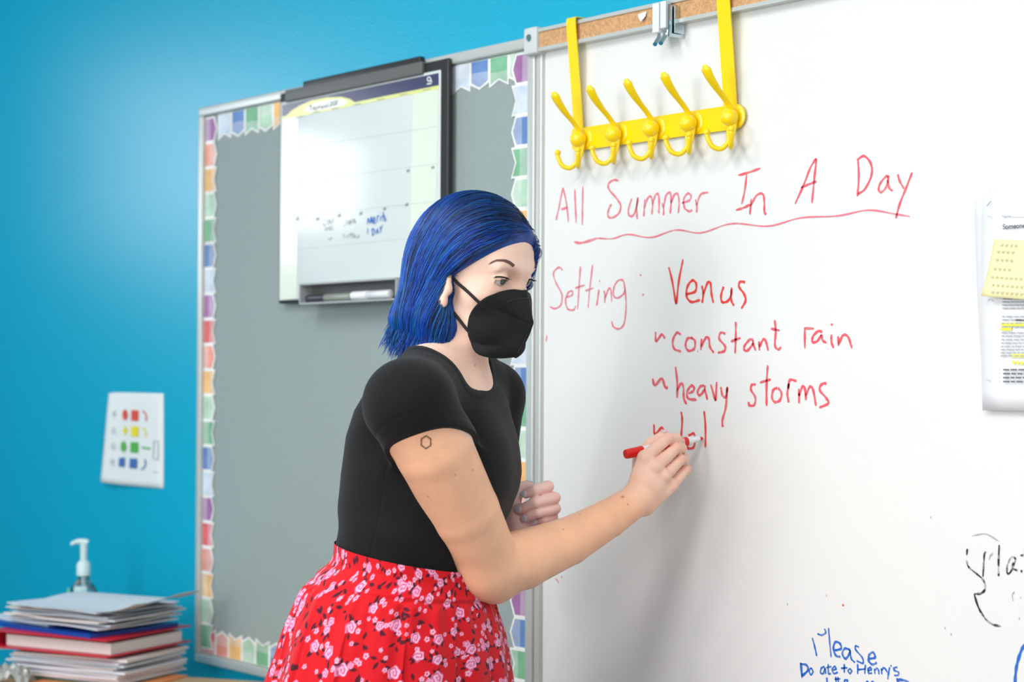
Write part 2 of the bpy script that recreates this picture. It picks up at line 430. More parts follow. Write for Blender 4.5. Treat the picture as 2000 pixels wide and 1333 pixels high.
writing('handwriting', RED_NEW, [
 [(682,618),(700,690),(720,812)], [(757,577),(735,690),(722,812)],
 [(775,760),(820,745),(825,705),(805,688),(780,720),(775,770),(800,800),(845,790)],
 [(855,715),(862,760),(856,805)], [(862,760),(885,700),(900,705),(905,760),(915,805)],
 [(968,720),(955,765),(960,800),(990,795),(1008,760),(1010,725)], [(1008,735),(1008,790),(1022,820)],
 [(1080,697),(1055,695),(1048,720),(1075,760),(1082,795),(1060,835)]],
 *T1, 5.0, 'bright red writing')
T2 = (0.325, 1050, 600)
writing('handwriting', RED_SOFT, [
 [(708,148),(712,205),(745,165),(765,190)],
 [(860,165),(835,155),(812,200),(820,250),(862,268)], [(930,185),(900,190),(888,230),(905,262),(940,250),(945,205),(925,185)],
 [(985,190),(980,260)], [(982,240),(1010,185),(1028,190),(1035,240),(1058,275)],
 [(1128,160),(1100,155),(1090,190),(1125,235),(1120,265),(1082,275)],
 [(1190,88),(1190,180),(1186,280)], [(1160,208),(1220,185)],
 [(1295,200),(1275,195),(1245,230),(1240,255),(1260,262),(1290,225),(1295,200)], [(1292,215),(1310,262)],
 [(1330,205),(1332,262)], [(1332,240),(1355,195),(1370,205),(1385,262)],
 [(1425,78),(1430,150),(1425,230),(1445,255),(1462,240)], [(1402,130),(1455,142)],
 [(1605,130),(1605,250)], [(1600,128),(1660,130)],
 [(1710,150),(1685,145),(1655,175),(1650,210),(1680,205),(1705,165)], [(1705,165),(1712,200),(1735,215)],
 [(1765,165),(1765,210),(1778,248)], [(1766,105)], [(1805,175),(1808,235)], [(1808,225),(1835,170),(1865,180),(1888,248)]],
 *T2, 5.0, 'red writing')
writing('handwriting', RED_SOFT, [
 ([(690,430),(705,470),(745,430),(765,480),(782,485)], 6),
 [(828,358),(838,450),(838,548)], [(838,505),(860,460),(875,480),(878,550),(895,585)],
 [(905,520),(935,505),(938,480),(920,475),(898,510),(905,550),(955,558)],
 [(1000,470),(975,480),(960,515),(975,530),(1000,500),(1005,470)], [(1003,490),(1020,558)],
 [(1040,465),(1068,565)], [(1075,450),(1070,565)], [(1100,480),(1110,530),(1130,540),(1140,480)], [(1140,480),(1130,600),(1110,680),(1112,722)],
 [(1310,465),(1285,470),(1282,500),(1308,545),(1300,590),(1270,590),(1268,570)],
 [(1382,350),(1375,470),(1375,595)], [(1335,455),(1400,435)],
 [(1440,485),(1415,500),(1408,545),(1425,572),(1455,560),(1465,520),(1445,485)],
 [(1510,460),(1500,520),(1508,575)], [(1505,495),(1515,440),(1555,445)],
 [(1570,490),(1570,580)], [(1570,535),(1590,480),(1605,490),(1612,560)], [(1610,535),(1635,480),(1655,500),(1672,595)],
 [(1735,458),(1705,465),(1695,500),(1735,550),(1745,580),(1692,605)]],
 *T2, 5.2, 'red writing')
writing('handwriting', RED_NEW, [
 [(698,705),(705,765),(745,725),(765,760)], [(862,630),(868,680),(862,780)],
 [(945,775),(935,760),(905,775)], [(945,810),(935,845),(905,850),(900,838)], [(1000,625),(1008,720),(1008,845)], [(862,842)]],
 *T2, 5.0, 'fresh red writing')
T3 = (0.25, 1500, 1000)
writing('handwriting', BLUE_INK, [
 [(345,985),(365,1060),(380,1130)], [(385,955),(420,965),(450,945),(440,915)], [(472,908),(480,1010),(492,1140)],
 ([(520,1085),(570,1070),(560,1030),(525,1020),(510,1070),(530,1125),(565,1135)], 4.5),
 ([(640,1080),(600,1070),(580,1110),(605,1150),(635,1110),(640,1080)], 4.5), [(640,1085),(650,1150),(680,1180)],
 [(710,1060),(685,1050),(685,1080),(735,1140),(740,1185),(690,1165)],
 ([(790,1150),(835,1140),(820,1100),(790,1120),(785,1165),(815,1195),(850,1180)], 4.5),
 ([(255,1180),(265,1300)], 5), ([(250,1190),(300,1200),(310,1240),(265,1285)], 4.5),
 [(335,1220),(320,1245),(335,1275),(350,1250),(335,1220)],
 [(440,1210),(415,1225),(410,1260),(430,1265),(445,1225),(450,1270)], [(470,1190),(472,1265),(490,1265)], [(455,1220),(495,1210)],
 [(505,1240),(530,1230),(520,1210),(500,1235),(515,1265),(545,1255)], [(595,1190),(595,1260)], [(570,1225),(620,1220)],
 [(640,1225),(625,1245),(640,1265),(652,1245),(640,1225)], [(700,1190),(700,1270)], [(760,1195),(755,1270)], [(700,1235),(760,1230)],
 [(780,1245),(805,1235),(800,1218),(782,1230),(785,1262),(812,1262)], [(830,1225),(835,1270)], [(835,1240),(850,1225),(862,1240),(866,1272)],
 [(885,1225),(888,1272)], [(888,1240),(900,1222),(915,1225)], [(915,1225),(930,1255)], [(950,1215),(940,1265),(935,1312)], [(962,1200),(958,1212)],
 [(1010,1215),(985,1222),(985,1240),(1018,1255),(1015,1278),(985,1280)],
 ([(458,1296),(462,1345)], 4.5), [(528,1290),(533,1345)], [(545,1290),(550,1345)], [(520,1312),(565,1306)], [(592,1345),(600,1318),(620,1318),(612,1345)],
 [(760,1345),(775,1328),(795,1345)], [(800,1345),(815,1328),(835,1345)], ([(1005,1300),(1020,1345)], 5), ([(1012,1312),(1060,1318),(1105,1340)], 5)],
 *T3, 3.6, 'blue writing')
writing('handwriting', BLUE_INK, [([(2010,1030),(1978,1085),(1950,1170),(1935,1250),(1928,1345)], 6)], *T3, 6, 'thick blue arc')
writing('handwriting', BLACK_INK, [
 [(1548,380),(1565,430),(1610,470),(1670,520)], ([(1670,520),(1695,570),(1690,615),(1660,638),(1610,645)], 4.5), ([(1610,645),(1640,740),(1690,830),(1750,880),(1820,895)], 4.2),
 [(1556,290),(1552,340)], [(1704,312),(1690,330),(1685,400),(1678,510)], ([(1805,260),(1800,400),(1800,505)], 4),
 [(1938,372),(1905,355),(1870,420),(1868,480),(1895,470),(1935,375)], ([(1915,395),(1908,440),(1950,460)], 4), [(1978,465)], [(1972,345),(2010,335)]],
 *T3, 3.6, 'half wiped black writing')
writing('handwriting', GREY_INK, [[(1925,625),(1908,650),(1910,680),(1918,700)], [(1962,835)], [(1972,670)], [(1725,380),(1740,330)], [(1742,350),(1755,320)],
 [(1590,190),(1700,175),(1800,230)], [(1270,45)], [(150,725)], [(1380,910)], [(1428,958)]], *T3, 2.5, 'grey trace of wiped writing')
writing('ink_fleck', RED_NEW, [([(585,730)], 3.2)], *T3, 3.2, 'red fleck')
writing('ink_fleck', RED_FAINT, [([(455,655)], 2.2), ([(1250-1800,-1255)], 2)], *T3, 2.2, None)
writing('ink_fleck', RED_SOFT, [[(1085,1130),(1092,1140)], [(1096,1126),(1098,1130)], [(1068,655),(1066,668)]], 1, 0, 0, 2.2, None)

# ------------------------------------------------------------------ yellow hook rack
m_yel = mat('yellow_enamel', srgb(255, 218, 0), rough=0.28, spec=0.5, coat=0.3)
hr = thing('hook_rack', W(1285, 270, 0.01), 'bright yellow five-hook over-door rack hanging over the top of the whiteboard', 'coat rack')
def obb(p0, p1, width, thick, wdir, off=0.0):
    p0, p1 = np.asarray(p0), np.asarray(p1); d = p1-p0; L = np.linalg.norm(d); d = d/L
    w = np.asarray(wdir, float); w = w-d*(w@d); w /= np.linalg.norm(w)
    return (p0+p1)/2, (L, width, thick), [d, w, np.cross(d, w)]
rz = 0.5*(W(1142, 293, .005)[2]+W(1435, 252.5, .005)[2]); rtop = W(1280, 228, .005)[2]
rx0, rx1 = W(1117, 280, .005)[0], W(1446, 225, .005)[0]
rh = rtop-rz
rl = MB()
n = 10; ol = []
for (cx_, cz_, a0) in ((rx1-0.012, rz+0.012, -90), (rx1-0.004, rtop-0.004, 0), (rx0+0.004, rtop-0.004, 90), (rx0+0.012, rz+0.012, 180)):
    rr = 0.012 if cz_ < rz+0.013 and cz_ > rz+0.01 else 0.004
    for k in range(n): 
        a = math.radians(a0+90*k/(n-1)); ol.append((cx_+rr*math.cos(a), cz_+rr*math.sin(a)))
F = [(x, -0.006, z) for x, z in ol]; Bk = [(x, -0.0035, z) for x, z in ol]; K = len(ol)
rl.add(F+Bk, [tuple(range(K)), tuple(range(K, 2*K))[::-1]]+[(j, (j+1) % K, K+(j+1) % K, K+j) for j in range(K)])
rl.build('rail', m_yel, hr, smooth=False)
ZTOP = BZ1+0.0105
for pxt, pxb, yb in ((1114.5, 1130.5, 262), (1418, 1427, 215)):
    sb = MB()
    bx = W(pxb, yb, 0.006)[0]; tx = bx
    path = [np.array([bx, -0.0068, rz+0.012]), np.array([bx, -0.0068, rtop+0.004]), np.array([bx, -0.024, ZTOP-0.006]), np.array([bx, -0.0235, ZTOP]), np.array([bx, -0.022, ZTOP+0.0015]), np.array([bx, 0.010, ZTOP+0.0015])]
    wv = np.array([0.0112 if pxt < 1300 else 0.0132, 0, 0]); P2 = []
    for p in path: P2.append([p-wv, p+wv])
    sb.grid(P2)
    so = sb.build('strap', m_yel, hr, smooth=False)
    md = so.modifiers.new('thick', 'SOLIDIFY'); md.thickness = 0.0018; md.offset = 0
ball_px = [(1129, 272), (1198, 261), (1271, 250.5), (1344, 241), (1425, 231)]
bz = np.mean([W(x, y, 0.02)[2] for x, y in ball_px])
for x, y in ball_px:
    cx_ = W(x, y, 0.02)[0]; c = np.array([cx_, -0.018, bz])
    hk = MB().lathe((cx_, -0.005, bz+0.002), (0, -1, 0), [(0, 0.0185), (0.002, 0.018), (0.0032, 0.0155), (0.004, 0.011)], n=24).build('hook', m_yel, hr)
    MB().ball(c+np.array([0, -0.002, 0]), 0.0136, n=20).build('knob', m_yel, hk)
    up = catmull([c+np.array([0, 0.006, 0.008]), c+np.array([0, -0.012, 0.026]), c+np.array([0, -0.029, 0.040]), c+np.array([0, -0.045, 0.056]), c+np.array([0, -0.054, 0.069])], 5)
    k = len(up); rad = [0.0046+0.0012*math.sin(i/k*3)+0.0046*max(0, (i/k-0.42)/0.58)**0.8 for i in range(k)]
    rad[-1] *= 0.72; rad.append(0.003); up.append(up[-1]+np.array([0, -0.001, 0.0035]))
    MB().tube(up, rad, n=12, flat=(np.array([0, -0.86, -0.5]), 0.55)).build('upper_prong', m_yel, hk)
    lo = MB(); lo.tube([c+np.array([0, 0.004, -0.006]), c+np.array([0, 0.001, -0.022]), c+np.array([0, -0.002, -0.04])], [0.0098, 0.0088, 0.005], n=12, flat=(np.array([0, 1.0, 0]), 0.6))
    lo.build('lower_stem', m_yel, hk)
    for sx in (-1, 1):
        d = np.array([sx*0.72, -0.69, 0]); s0 = c+np.array([0, 0.0, -0.028])
        pr = catmull([s0, s0+d*0.004+np.array([0, 0, -0.010]), s0+d*0.014+np.array([0, 0, -0.019]), s0+d*0.027+np.array([0, 0, -0.015]), s0+d*0.034+np.array([0, 0, -0.002]), s0+d*0.035+np.array([0, 0, 0.006])], 5)
        q = MB().tube(pr, 0.0039, n=10); q.ball(pr[-1], 0.0055, n=10)
        q.build('lower_prong', m_yel, hk)

# ------------------------------------------------------------------ map rail clip and paper scrap
cp = thing('map_clip', W(1297, 45, 0.02), 'white and chrome map clip fixed on the cork rail between the yellow straps', 'clip')
m_clipw = mat('clip_paint', srgb(228, 230, 230), rough=0.35)
m_chrome = mat('clip_chrome', srgb(190, 205, 212), rough=0.2, metal=1.0)
cxm = W(1290, 40, 0.03)[0]; ct, cb_ = W(1290, 5, .03)[2], W(1290, 63, .03)[2]
b_ = MB(); b_.box((cxm-0.0085, -0.027, (ct+cb_)/2), (0.0145, 0.012, ct-cb_), bevel=0.0015); b_.box((cxm+0.008, -0.027, (ct+cb_)/2+0.003), (0.0125, 0.012, ct-cb_-0.004), bevel=0.0015)
b_.box((cxm, -0.0215, (ct+cb_)/2), (0.036, 0.004, ct-cb_-0.01))
b_.build('bracket', m_clipw, cp)
b_ = MB(); b_.box((cxm+0.022, -0.020, (ct+cb_)/2-0.008), (0.003, 0.028, ct-cb_+0.004)); b_.box((cxm+0.027, -0.016, (ct+cb_)/2-0.006), (0.0018, 0.02, ct-cb_-0.004))
b_.tube([(cxm+0.016, -0.022, cb_+0.03), (cxm+0.018, -0.026, cb_+0.014), (cxm+0.015, -0.023, cb_)], 0.003, n=10)
b_.build('spring', m_chrome, cp)
for dx in (-0.007, 0.006):
    MB().tube(catmull([(cxm+dx, -0.024, cb_+0.004), (cxm+dx-0.001, -0.025, cb_-0.006), (cxm+dx-0.002, -0.033, cb_-0.018)], 4), [0.005]*9, n=12, flat=(np.array([0, 1.0, 0]), 0.25)).build('lever', m_chrome, cp)
ps = MB()
P0 = [W(1246, 28, .016), W(1263, 22, .016), W(1260, 32, .019), W(1252, 42, .022), W(1248, 37, .02)]
ps.add(P0+[p+np.array([0, 0.0006, 0]) for p in P0], [(0, 1, 2, 3, 4), (9, 8, 7, 6, 5)]+[(j, (j+1) % 5, 5+(j+1) % 5, 5+j) for j in range(5)])
tag(ps.build('paper_scrap', mat('white_paper', srgb(240, 240, 244), rough=0.7), smooth=False), 'small torn white paper scrap caught in the cork rail left of the clip', 'paper')

# ------------------------------------------------------------------ dry-wipe calendar board
m_blackp = mat('black_plastic', srgb(38, 36, 36), rough=0.45)
m_greyp = mat('dark_grey_plastic', srgb(98, 98, 97), rough=0.5)
m_calw = mat('calendar_face', srgb(218, 224, 222), rough=0.16, spec=0.5)
CO = 0.020
kx0, kx1 = W(544.5, 400, CO)[0], W(875, 250, CO)[0]
kz0, kz1 = W(543, 594, CO)[2], W(554, 181, CO)[2]
cal = thing('calendar_board', ((kx0+kx1)/2, 0, kz0), 'black-framed dry-wipe month calendar board hanging on the grey bulletin board', 'calendar board')
MB().box(((kx0+kx1)/2, -0.0155, (kz0+kz1)/2), (kx1-kx0, 0.009, kz1-kz0), bevel=0.004).build('frame', m_blackp, cal)
wx0, wx1 = W(547, 400, CO)[0], W(861, 250, CO)[0]; wz0, wz1 = W(544, 588, CO)[2], W(550, 200, CO)[2]
MB().box(((wx0+wx1)/2, -0.0185, (wz0+wz1)/2), (wx1-wx0, 0.006, wz1-wz0), bevel=0.0028).build('writing_surface', m_calw, cal)
hz = kz1
MB().box(((kx0+kx1)/2-0.02, -0.0215, kz1-0.010), (kx1-kx0-0.10, 0.012, 0.024), bevel=0.003).build('clip_bar', m_greyp, cal)
MB().box(((kx0+kx1)/2+0.005, -0.0175, kz1+0.006), (kx1-kx0-0.17, 0.013, 0.014), bevel=0.003).build('handle', m_blackp, cal)
def px3(c): return (520+c[0]*.3975, 90+c[1]*.3975)
def decal(mb, pts, off, mi=0, conv=px3):
    V = [W(*conv(p), off) for p in pts]; mb.add(V, [tuple(range(len(V)))], mi)
m_pr = [mat('print_purple', srgb(62, 60, 96), rough=0.2), mat('print_yellow', srgb(226, 228, 140), rough=0.2), mat('print_white', srgb(236, 240, 236), rough=0.15),
        mat('print_tint', srgb(226, 234, 218), rough=0.12), mat('print_line', srgb(186, 196, 198), rough=0.2), mat('print_grey', srgb(120, 125, 125), rough=0.3)]
d = MB()
decal(d, [(80,352),(158,335),(150,1240),(66,1250)], 0.0218, 3)
decal(d, [(722,222),(847,196),(826,1120),(704,1140)], 0.0218, 3)
decal(d, [(78,290),(847,132),(848,193),(78,348)], 0.0219, 0)
decal(d, [(78,348),(848,193),(848,211),(78,362)], 0.0220, 1)
decal(d, [(95,346),(125,318),(165,292),(220,268),(300,252),(370,250),(410,260),(435,276),(440,281)], 0.0221, 1)
decal(d, [(182,318),(200,298),(235,280),(300,266),(365,260),(392,268),(396,280),(380,292),(300,308),(210,326)], 0.0222, 2)
def lines(a, b, w=2.2):
    q = [np.array(a, float), np.array(b, float)]; decal(d, [q[0], q[1], q[1]+[0, w], q[0]+[0, w]], 0.0220, 4)
lines((150,500),(840,395)); lines((150,668),(840,577)); lines((150,836),(840,762)); lines((140,1000),(830,932))
# ring-and-tail mark with a small caption bar on the header
for k in range(20):
    a0, a1 = 2*math.pi*k/20, 2*math.pi*(k+1)/20
    decal(d, [(800+11*math.cos(a0), 163+13*math.sin(a0)), (800+11*math.cos(a1), 163+13*math.sin(a1)), (800+6*math.cos(a1), 163+8*math.sin(a1)), (800+6*math.cos(a0), 163+8*math.sin(a0))], 0.0222, 2)
decal(d, [(804,166),(816,172),(814,178),(802,172)], 0.0223, 2); decal(d, [(789,184),(812,180),(812,186),(789,190)], 0.0222, 2)
for x, y in ((140,352),(228,326),(320,308),(430,288),(545,264),(655,240),(770,216)): decal(d, [(x,y),(x+38,y-8),(x+38,y-5),(x,y+4)], 0.0222, 5)
for x, y in ((690,608),(812,592),(145,845),(245,845),(352,828),(458,818),(575,795),(683,775)):
    decal(d, [(x,y),(x+5,y-2),(x+5,y+12),(x,y+14)], 0.0222, 5); decal(d, [(x+8,y-2),(x+13,y-4),(x+13,y+10),(x+8,y+12)], 0.0222, 5)
d.build('month_grid', m_pr, cal, smooth=False, recalc=False, merge=0)
def calwrite(m, lines_, w, label):
    mb = MB()
    for L in lines_: stroke(mb, [W(*px3(p), 0.0226) for p in L], w/1100, n=5)
    tag(mb.build('handwriting', m, cal, smooth=False, recalc=False, merge=0), label)
calwrite(BLUE_INK, [[(495,878),(500,848),(508,870),(515,840),(519,872)], [(524,862),(534,856),(530,842),(523,856),(528,872),(538,866)], [(544,868),(546,838),(554,834)], [(560,862),(562,836)], [(560,822),(561,825)], [(572,862),(575,815)], [(568,838),(582,832)], [(586,840),(580,845),(587,854),(580,862)],
  [(497,925),(499,895)], [(520,932),(520,900),(530,905),(530,922),(520,932)], [(540,926),(545,900),(552,922)], [(541,914),(551,912)], [(558,886),(562,900),(570,880)], [(562,900),(562,918)]], 3.2, 'blue words Merits DAY')
calwrite(GREY_INK, [[(292,850),(280,858),(282,880),(292,882)], [(300,855),(296,868),(302,876),(306,862),(300,855)], [(312,850),(310,866),(316,872),(319,858)], [(328,838),(326,872)],
  [(288,885),(290,908),(297,892),(302,906),(306,884)], [(310,900),(318,894),(312,888),(310,902),(318,904)], [(322,884),(322,905)], [(330,880),(322,894),(332,904)], [(300,945),(312,950),(322,940)],
  [(388,850),(386,880),(380,885)], [(396,860),(394,874),(402,874),(402,860),(396,860)], [(410,868),(416,862),(410,858),(408,872),(416,874)], [(424,845),(424,872)], [(436,850),(431,858),(438,866),(431,872)],
  [(380,920),(380,945),(388,940),(382,932)], [(394,928),(396,945)], [(402,945),(404,926),(410,926)], [(416,915),(418,944)], [(412,926),(424,924)], [(428,915),(430,944),(434,930),(438,944)], [(444,930),(442,942),(450,942),(450,928)], [(454,926),(455,940)]], 2.6, 'grey words cool week and birthday')
calwrite(mat('calendar_pencil', srgb(110, 112, 116), rough=0.5), [[(226,292),(212,296),(224,308),(212,316)], [(232,306),(240,302),(234,298),(232,312),(242,312)], [(246,300),(246,324)], [(246,302),(254,300),(252,310)], [(260,290),(262,308)], [(256,298),(268,296)],
  [(272,302),(280,298),(274,296),(272,306),(280,306)], [(286,304),(288,292),(290,302),(294,290),(296,302)], [(302,274),(302,298),(308,296)], [(314,278),(322,274),(322,282),(312,294),(324,290)], [(330,274),(328,290),(336,290),(336,272),(330,274)], [(342,270),(350,270),(340,286),(352,284)]], 2.0, 'pencilled month name and 2022')
# marker tray
tx0 = W(603, 575, 0.03)[0]; tx1 = kx0+kx1-tx0+0.015
tzt, tzb = W(607, 556, 0.035)[2], W(602, 594, 0.035)[2]
tr = MB()
TD = 0.030; ty = -0.0215
tr.box(((tx0+tx1)/2, ty-TD/2, tzt), (tx1-tx0, TD, 0.0035)); tr.box(((tx0+tx1)/2, ty-TD/2, tzb), (tx1-tx0, TD, 0.003))
tr.box((tx0, ty-TD/2, (tzt+tzb)/2), (0.0035, TD, tzt-tzb)); tr.box((tx1, ty-TD/2, (tzt+tzb)/2), (0.0035, TD, tzt-tzb))
tr.build('tray', mat('tray_grey', srgb(168, 172, 172), rough=0.4), cal, smooth=False)
MB().box(((tx0+tx1)/2, ty-0.001, (tzt+tzb)/2), (tx1-tx0, 0.002, tzt-tzb-0.002)).build('tray_liner', m_greyp, cal, smooth=False)
def pen(name, p0, d, L, r, mats, label, cat):
    t = thing(name, p0, label, cat)
    d = np.asarray(d, float)/np.linalg.norm(d); p0 = np.asarray(p0, float)
    MB().lathe(p0+d*L*0.42, d, [(0, r*0.9), (0.001, r), (L*0.57, r), (L*0.58, r*0.8)], n=18).build('barrel', mats[1], t)
    MB().lathe(p0, d, [(0, r*0.7), (0.002, r*1.0), (0.004, r*1.08), (L*0.42, r*1.08)], n=18).build('cap', mats[0], t)
    return t
mz = tzb+0.0015+0.0082
pen('board_eraser_pen', (tx0+0.006, ty-0.015, mz), (1, 0, 0), 0.150, 0.0075, [mat('pen_dark', srgb(58, 56, 68), rough=0.4), mat('pen_grey', srgb(150, 154, 144), rough=0.35)], 'grey marker with dark cap lying in the calendar tray', 'marker')
pen('dry_erase_marker', (tx0+0.162, ty-0.017, mz+0.001), (1, -0.01, 0), 0.125, 0.0078, [mat('pen_white', srgb(240, 242, 242), rough=0.25), mat('pen_white_barrel', srgb(232, 234, 236), rough=0.3)], 'white marker in the calendar tray half hidden by the blue hair', 'marker')

# ------------------------------------------------------------------ colour-key sheet on the teal wall
cardP = [[W(212,768,-.012), W(240,767,-.013), W(319,769,-.013)], [W(208,810,-.002), W(240,812,-.008), W(319.5,812,-.013)], [W(202,880,0.003), W(236,885,-.006), W(319.5,886,-.013)], [W(196,942,0.006), W(232,947,-.004), W(319,955,-.013)]]
cs = thing('colour_key_sheet', W(260, 860, -.013), 'white sheet with coloured shapes taped to the teal wall left of the board', 'paper')
gm = MB(); fine = []
rows = [catmull(r, 6) for r in cardP]; cols = [catmull([r[j] for r in rows], 6) for j in range(len(rows[0]))]
fine = [[cols[j][i] for j in range(len(cols))] for i in range(len(cols[0]))]
gm.grid(fine)
go = gm.build('sheet', mat('card_paper', srgb(232, 236, 236), rough=0.6), cs)
md = go.modifiers.new('thick', 'SOLIDIFY'); md.thickness = 0.0006
def on_card(px, py):                    # nearest sheet depth for a printed point
    x = W(px, py, -.010)
    best = min((np.hypot(q[0]-x[0], q[2]-x[2]), tuple(q)) for r in fine for q in r)
    d_ = ray(px, py); y = best[1][1]-0.0018
    return CAM+d_*((WALL_D+y)/d_[1])
m_card = [mat('print_red', srgb(222, 74, 58)), mat('print_sun_yellow', srgb(238, 220, 30)), mat('print_green', srgb(84, 176, 74)), mat('print_blue', srgb(66, 108, 176)), mat('print_pale_grey', srgb(190, 198, 200)), mat('print_outline', srgb(160, 176, 176))]
def cpx(x, y): return (180+x*.18, 740+y*.18)
def cpoly(pts, mi, mb=None):
    q = mb or MB(); q.add([on_card(*cpx(*p)) for p in pts], [tuple(range(len(pts)))])
    if mb is None: q.build('printed_shape', m_card[mi], cs, smooth=False, recalc=False, merge=0)
def cell(x, y, rx, ry, n=18): return [(x+rx*math.cos(2*math.pi*k/n), y+ry*math.sin(2*math.pi*k/n)) for k in range(n)]
def arrow(pts, w, mi):
    mb = MB()
    for a, b in zip(pts[:-1], pts[1:]):
        a = np.array(a, float); b = np.array(b, float); t = (b-a)/np.linalg.norm(b-a); s_ = np.array([-t[1], t[0]])*w
        cpoly([a-s_, b-s_, b+s_, a+s_], mi, mb)
    mb.build('printed_stroke', m_card[mi], cs, smooth=False, recalc=False, merge=0)
cpoly(cell(355, 393, 29, 58), 0); cpoly([(424,340),(502,345),(500,462),(420,455)], 0); arrow([(540,350),(570,365),(585,400),(585,460)], 7, 0)
cpoly([(355,505),(372,545),(386,562),(370,580),(352,618),(338,578),(322,560),(340,545)], 1); cpoly([(422,515),(502,520),(498,632),(420,625)], 1); arrow([(540,535),(565,545),(580,580),(582,635)], 7, 1)
cpoly(cell(338, 738, 31, 58), 2); cpoly([(415,688),(500,692),(500,808),(410,800)], 2); arrow([(535,748),(630,760)], 9, 2)
cpoly([(290,860),(355,855),(352,960),(285,952)], 3); cpoly([(406,865),(490,868),(486,978),(402,970)], 3); arrow([(572,875),(578,930),(560,975),(528,985)], 7, 3)
for a, b in (((668,675),(715,680)), ((715,680),(712,880)), ((712,880),(662,870)), ((662,870),(668,675))): arrow([a, b], 4, 5)
for y0 in (380, 565, 735, 905):
    for k in range(3): arrow([(215-y0*.04+14*k+20, y0-35), (213-y0*.04+14*k+20, y0+30)], 3.2, 4)
arrow([(650,1010),(712,1020)], 5, 4)

# ------------------------------------------------------------------ worksheets and sticky note on the right
m_sheet = mat('worksheet_paper', srgb(240, 241, 244), rough=0.65)
def sheet_px(name, corners, thick, label, bend=0.004):
    TL, TR_, BR, BL = corners; mb = MB(); G = []
    for i in range(13):
        t = i/12; r_ = []
        for j in range(9):
            s_ = j/8; p = (TL*(1-s_)+TR_*s_)*(1-t)+(BL*(1-s_)+BR*s_)*t
            r_.append(p+NY*bend*math.sin(t*math.pi)*(1-s_))
        G.append(r_)
    mb.grid(G); o = mb.build(name, m_sheet)
    md_ = o.modifiers.new('thick', 'SOLIDIFY'); md_.thickness = thick
    return tag(o, label, 'paper') if label else o
def wsheet(px_tl, px_bl, off, width=0.216):
    a, b = W(*px_tl, off), W(*px_bl, off); dn = b-a; L = np.linalg.norm(dn); dn /= L
    rt_ = np.array([-dn[2], 0, dn[0]]); rt_ = rt_ if rt_[0] > 0 else -rt_
    return [a, a+rt_*width, b+rt_*width, b]
sheet_px('worksheet', wsheet((1903,394), (1924,800), 0.002), 0.0006, 'white worksheet rearmost of the pages on the right of the whiteboard')
sheet_px('worksheet', wsheet((1932,371), (1934,796), 0.0045), 0.0006, 'white worksheet rising highest behind the page headed Someone')
ws = thing('stapled_worksheet', W(1960, 800, 0.009), 'front worksheet headed Someone with yellow highlights right of the writing on the whiteboard', 'paper')
c4 = wsheet((1918,386), (1919,802), 0.009)
so = sheet_px('page', c4, 0.0008, None, bend=0.003); so.parent = ws; so.matrix_parent_inverse = Matrix.Translation(-Vector(ws.location))
m_txt = mat('printed_text', srgb(104, 106, 112), rough=0.7); m_hl = mat('highlighter', srgb(236, 240, 70), rough=0.6); m_txtl = mat('printed_text_light', srgb(168, 170, 176), rough=0.7)
def fpx(x, y): return (1880+x*.3529, 350+y*.3526)
tb = MB()
def tq(x0, y0, x1, y1, h, mi, off=0.0135): tb.add([W(*fpx(x0, y0), off), W(*fpx(x1, y1), off), W(*fpx(x1, y1+h), off), W(*fpx(x0, y0+h), off)], [(0, 1, 2, 3)], mi)
tq(270, 210, 700, 215, 2.5, 0)
rr_ = random.Random(3)
for k, y in enumerate([660,677,694,712,758,776,796,816,848,866,886,905,924,942,960,976]):
    x = 222-(k*0.9); 
    while x < 420:
        wl = rr_.uniform(14, 42); tq(x, y, x+wl, y+0.5, 7, 2); x += wl+6
for y in (1052,1074,1096,1118):
    tq(203, y, 208, y, 8, 2); x = 224
    while x < 420: wl = rr_.uniform(22, 46); tq(x, y, x+wl, y+0.5, 9, 0); x += wl+6
for a in ((212,795,420,20),(212,822,270,18),(270,970,420,18)): tq(a[0], a[1], a[2], a[1], a[3], 1, 0.0133)
tq(290, 778, 400, 780, 7, 0)
for k in range(3): tq(275+k*22, 1005+k*4, 290+k*22, 1008, 18, 1, 0.0133)
tb.build('printed_lines', [m_txt, m_hl, m_txtl], ws, smooth=False, recalc=False, merge=0)
def text(body, px, py, h, off, m, parent, bold=False, name='heading'):
    cu = bpy.data.curves.new(name, 'FONT'); cu.body = body; cu.size = h
    if bold: cu.offset = h*0.02
    o = bpy.data.objects.new(name, cu)
    COL.objects.link(o); dg = bpy.context.evaluated_depsgraph_get()
    me = bpy.data.meshes.new_from_object(o.evaluated_get(dg)); COL.objects.unlink(o); bpy.data.objects.remove(o)
    me.materials.clear(); me.materials.append(m)
    p = W(px, py, off)
    me.transform(Matrix.Translation(Vector(p-np.array(parent.location))) @ Matrix.Rotation(math.pi/2, 4, 'X'))
    q = bpy.data.objects.new(name, me); COL.objects.link(q); q.parent = parent
text('Someone', 1958, 448, 0.0092, 0.0135, mat('heading_ink', srgb(70, 72, 78)), ws, True)
text('Name:', 1957, 426, 0.0055, 0.0135, m_txt, ws, False, 'name_field')
for x, y in ((148,218),(153,678),(140,1125)):
    hp = MB()
    for a0 in range(8):
        aa = [math.radians(200+160*k/7) for k in (a0, a0+1) if a0 < 7]
        if len(aa) == 2: hp.add([W(*fpx(x+15*math.cos(a)*r, y+14*math.sin(a)*r), 0.0134) for a in aa for r in (1, 0.8)], [(0, 2, 3, 1)])
    hp.build('punch_hole', m_txtl, ws, smooth=False, recalc=False, merge=0)
MB().tube([W(*fpx(135,150), 0.0125), W(*fpx(158,122), 0.0125)], 0.0006, n=6).build('staple', m_chrome, ws)
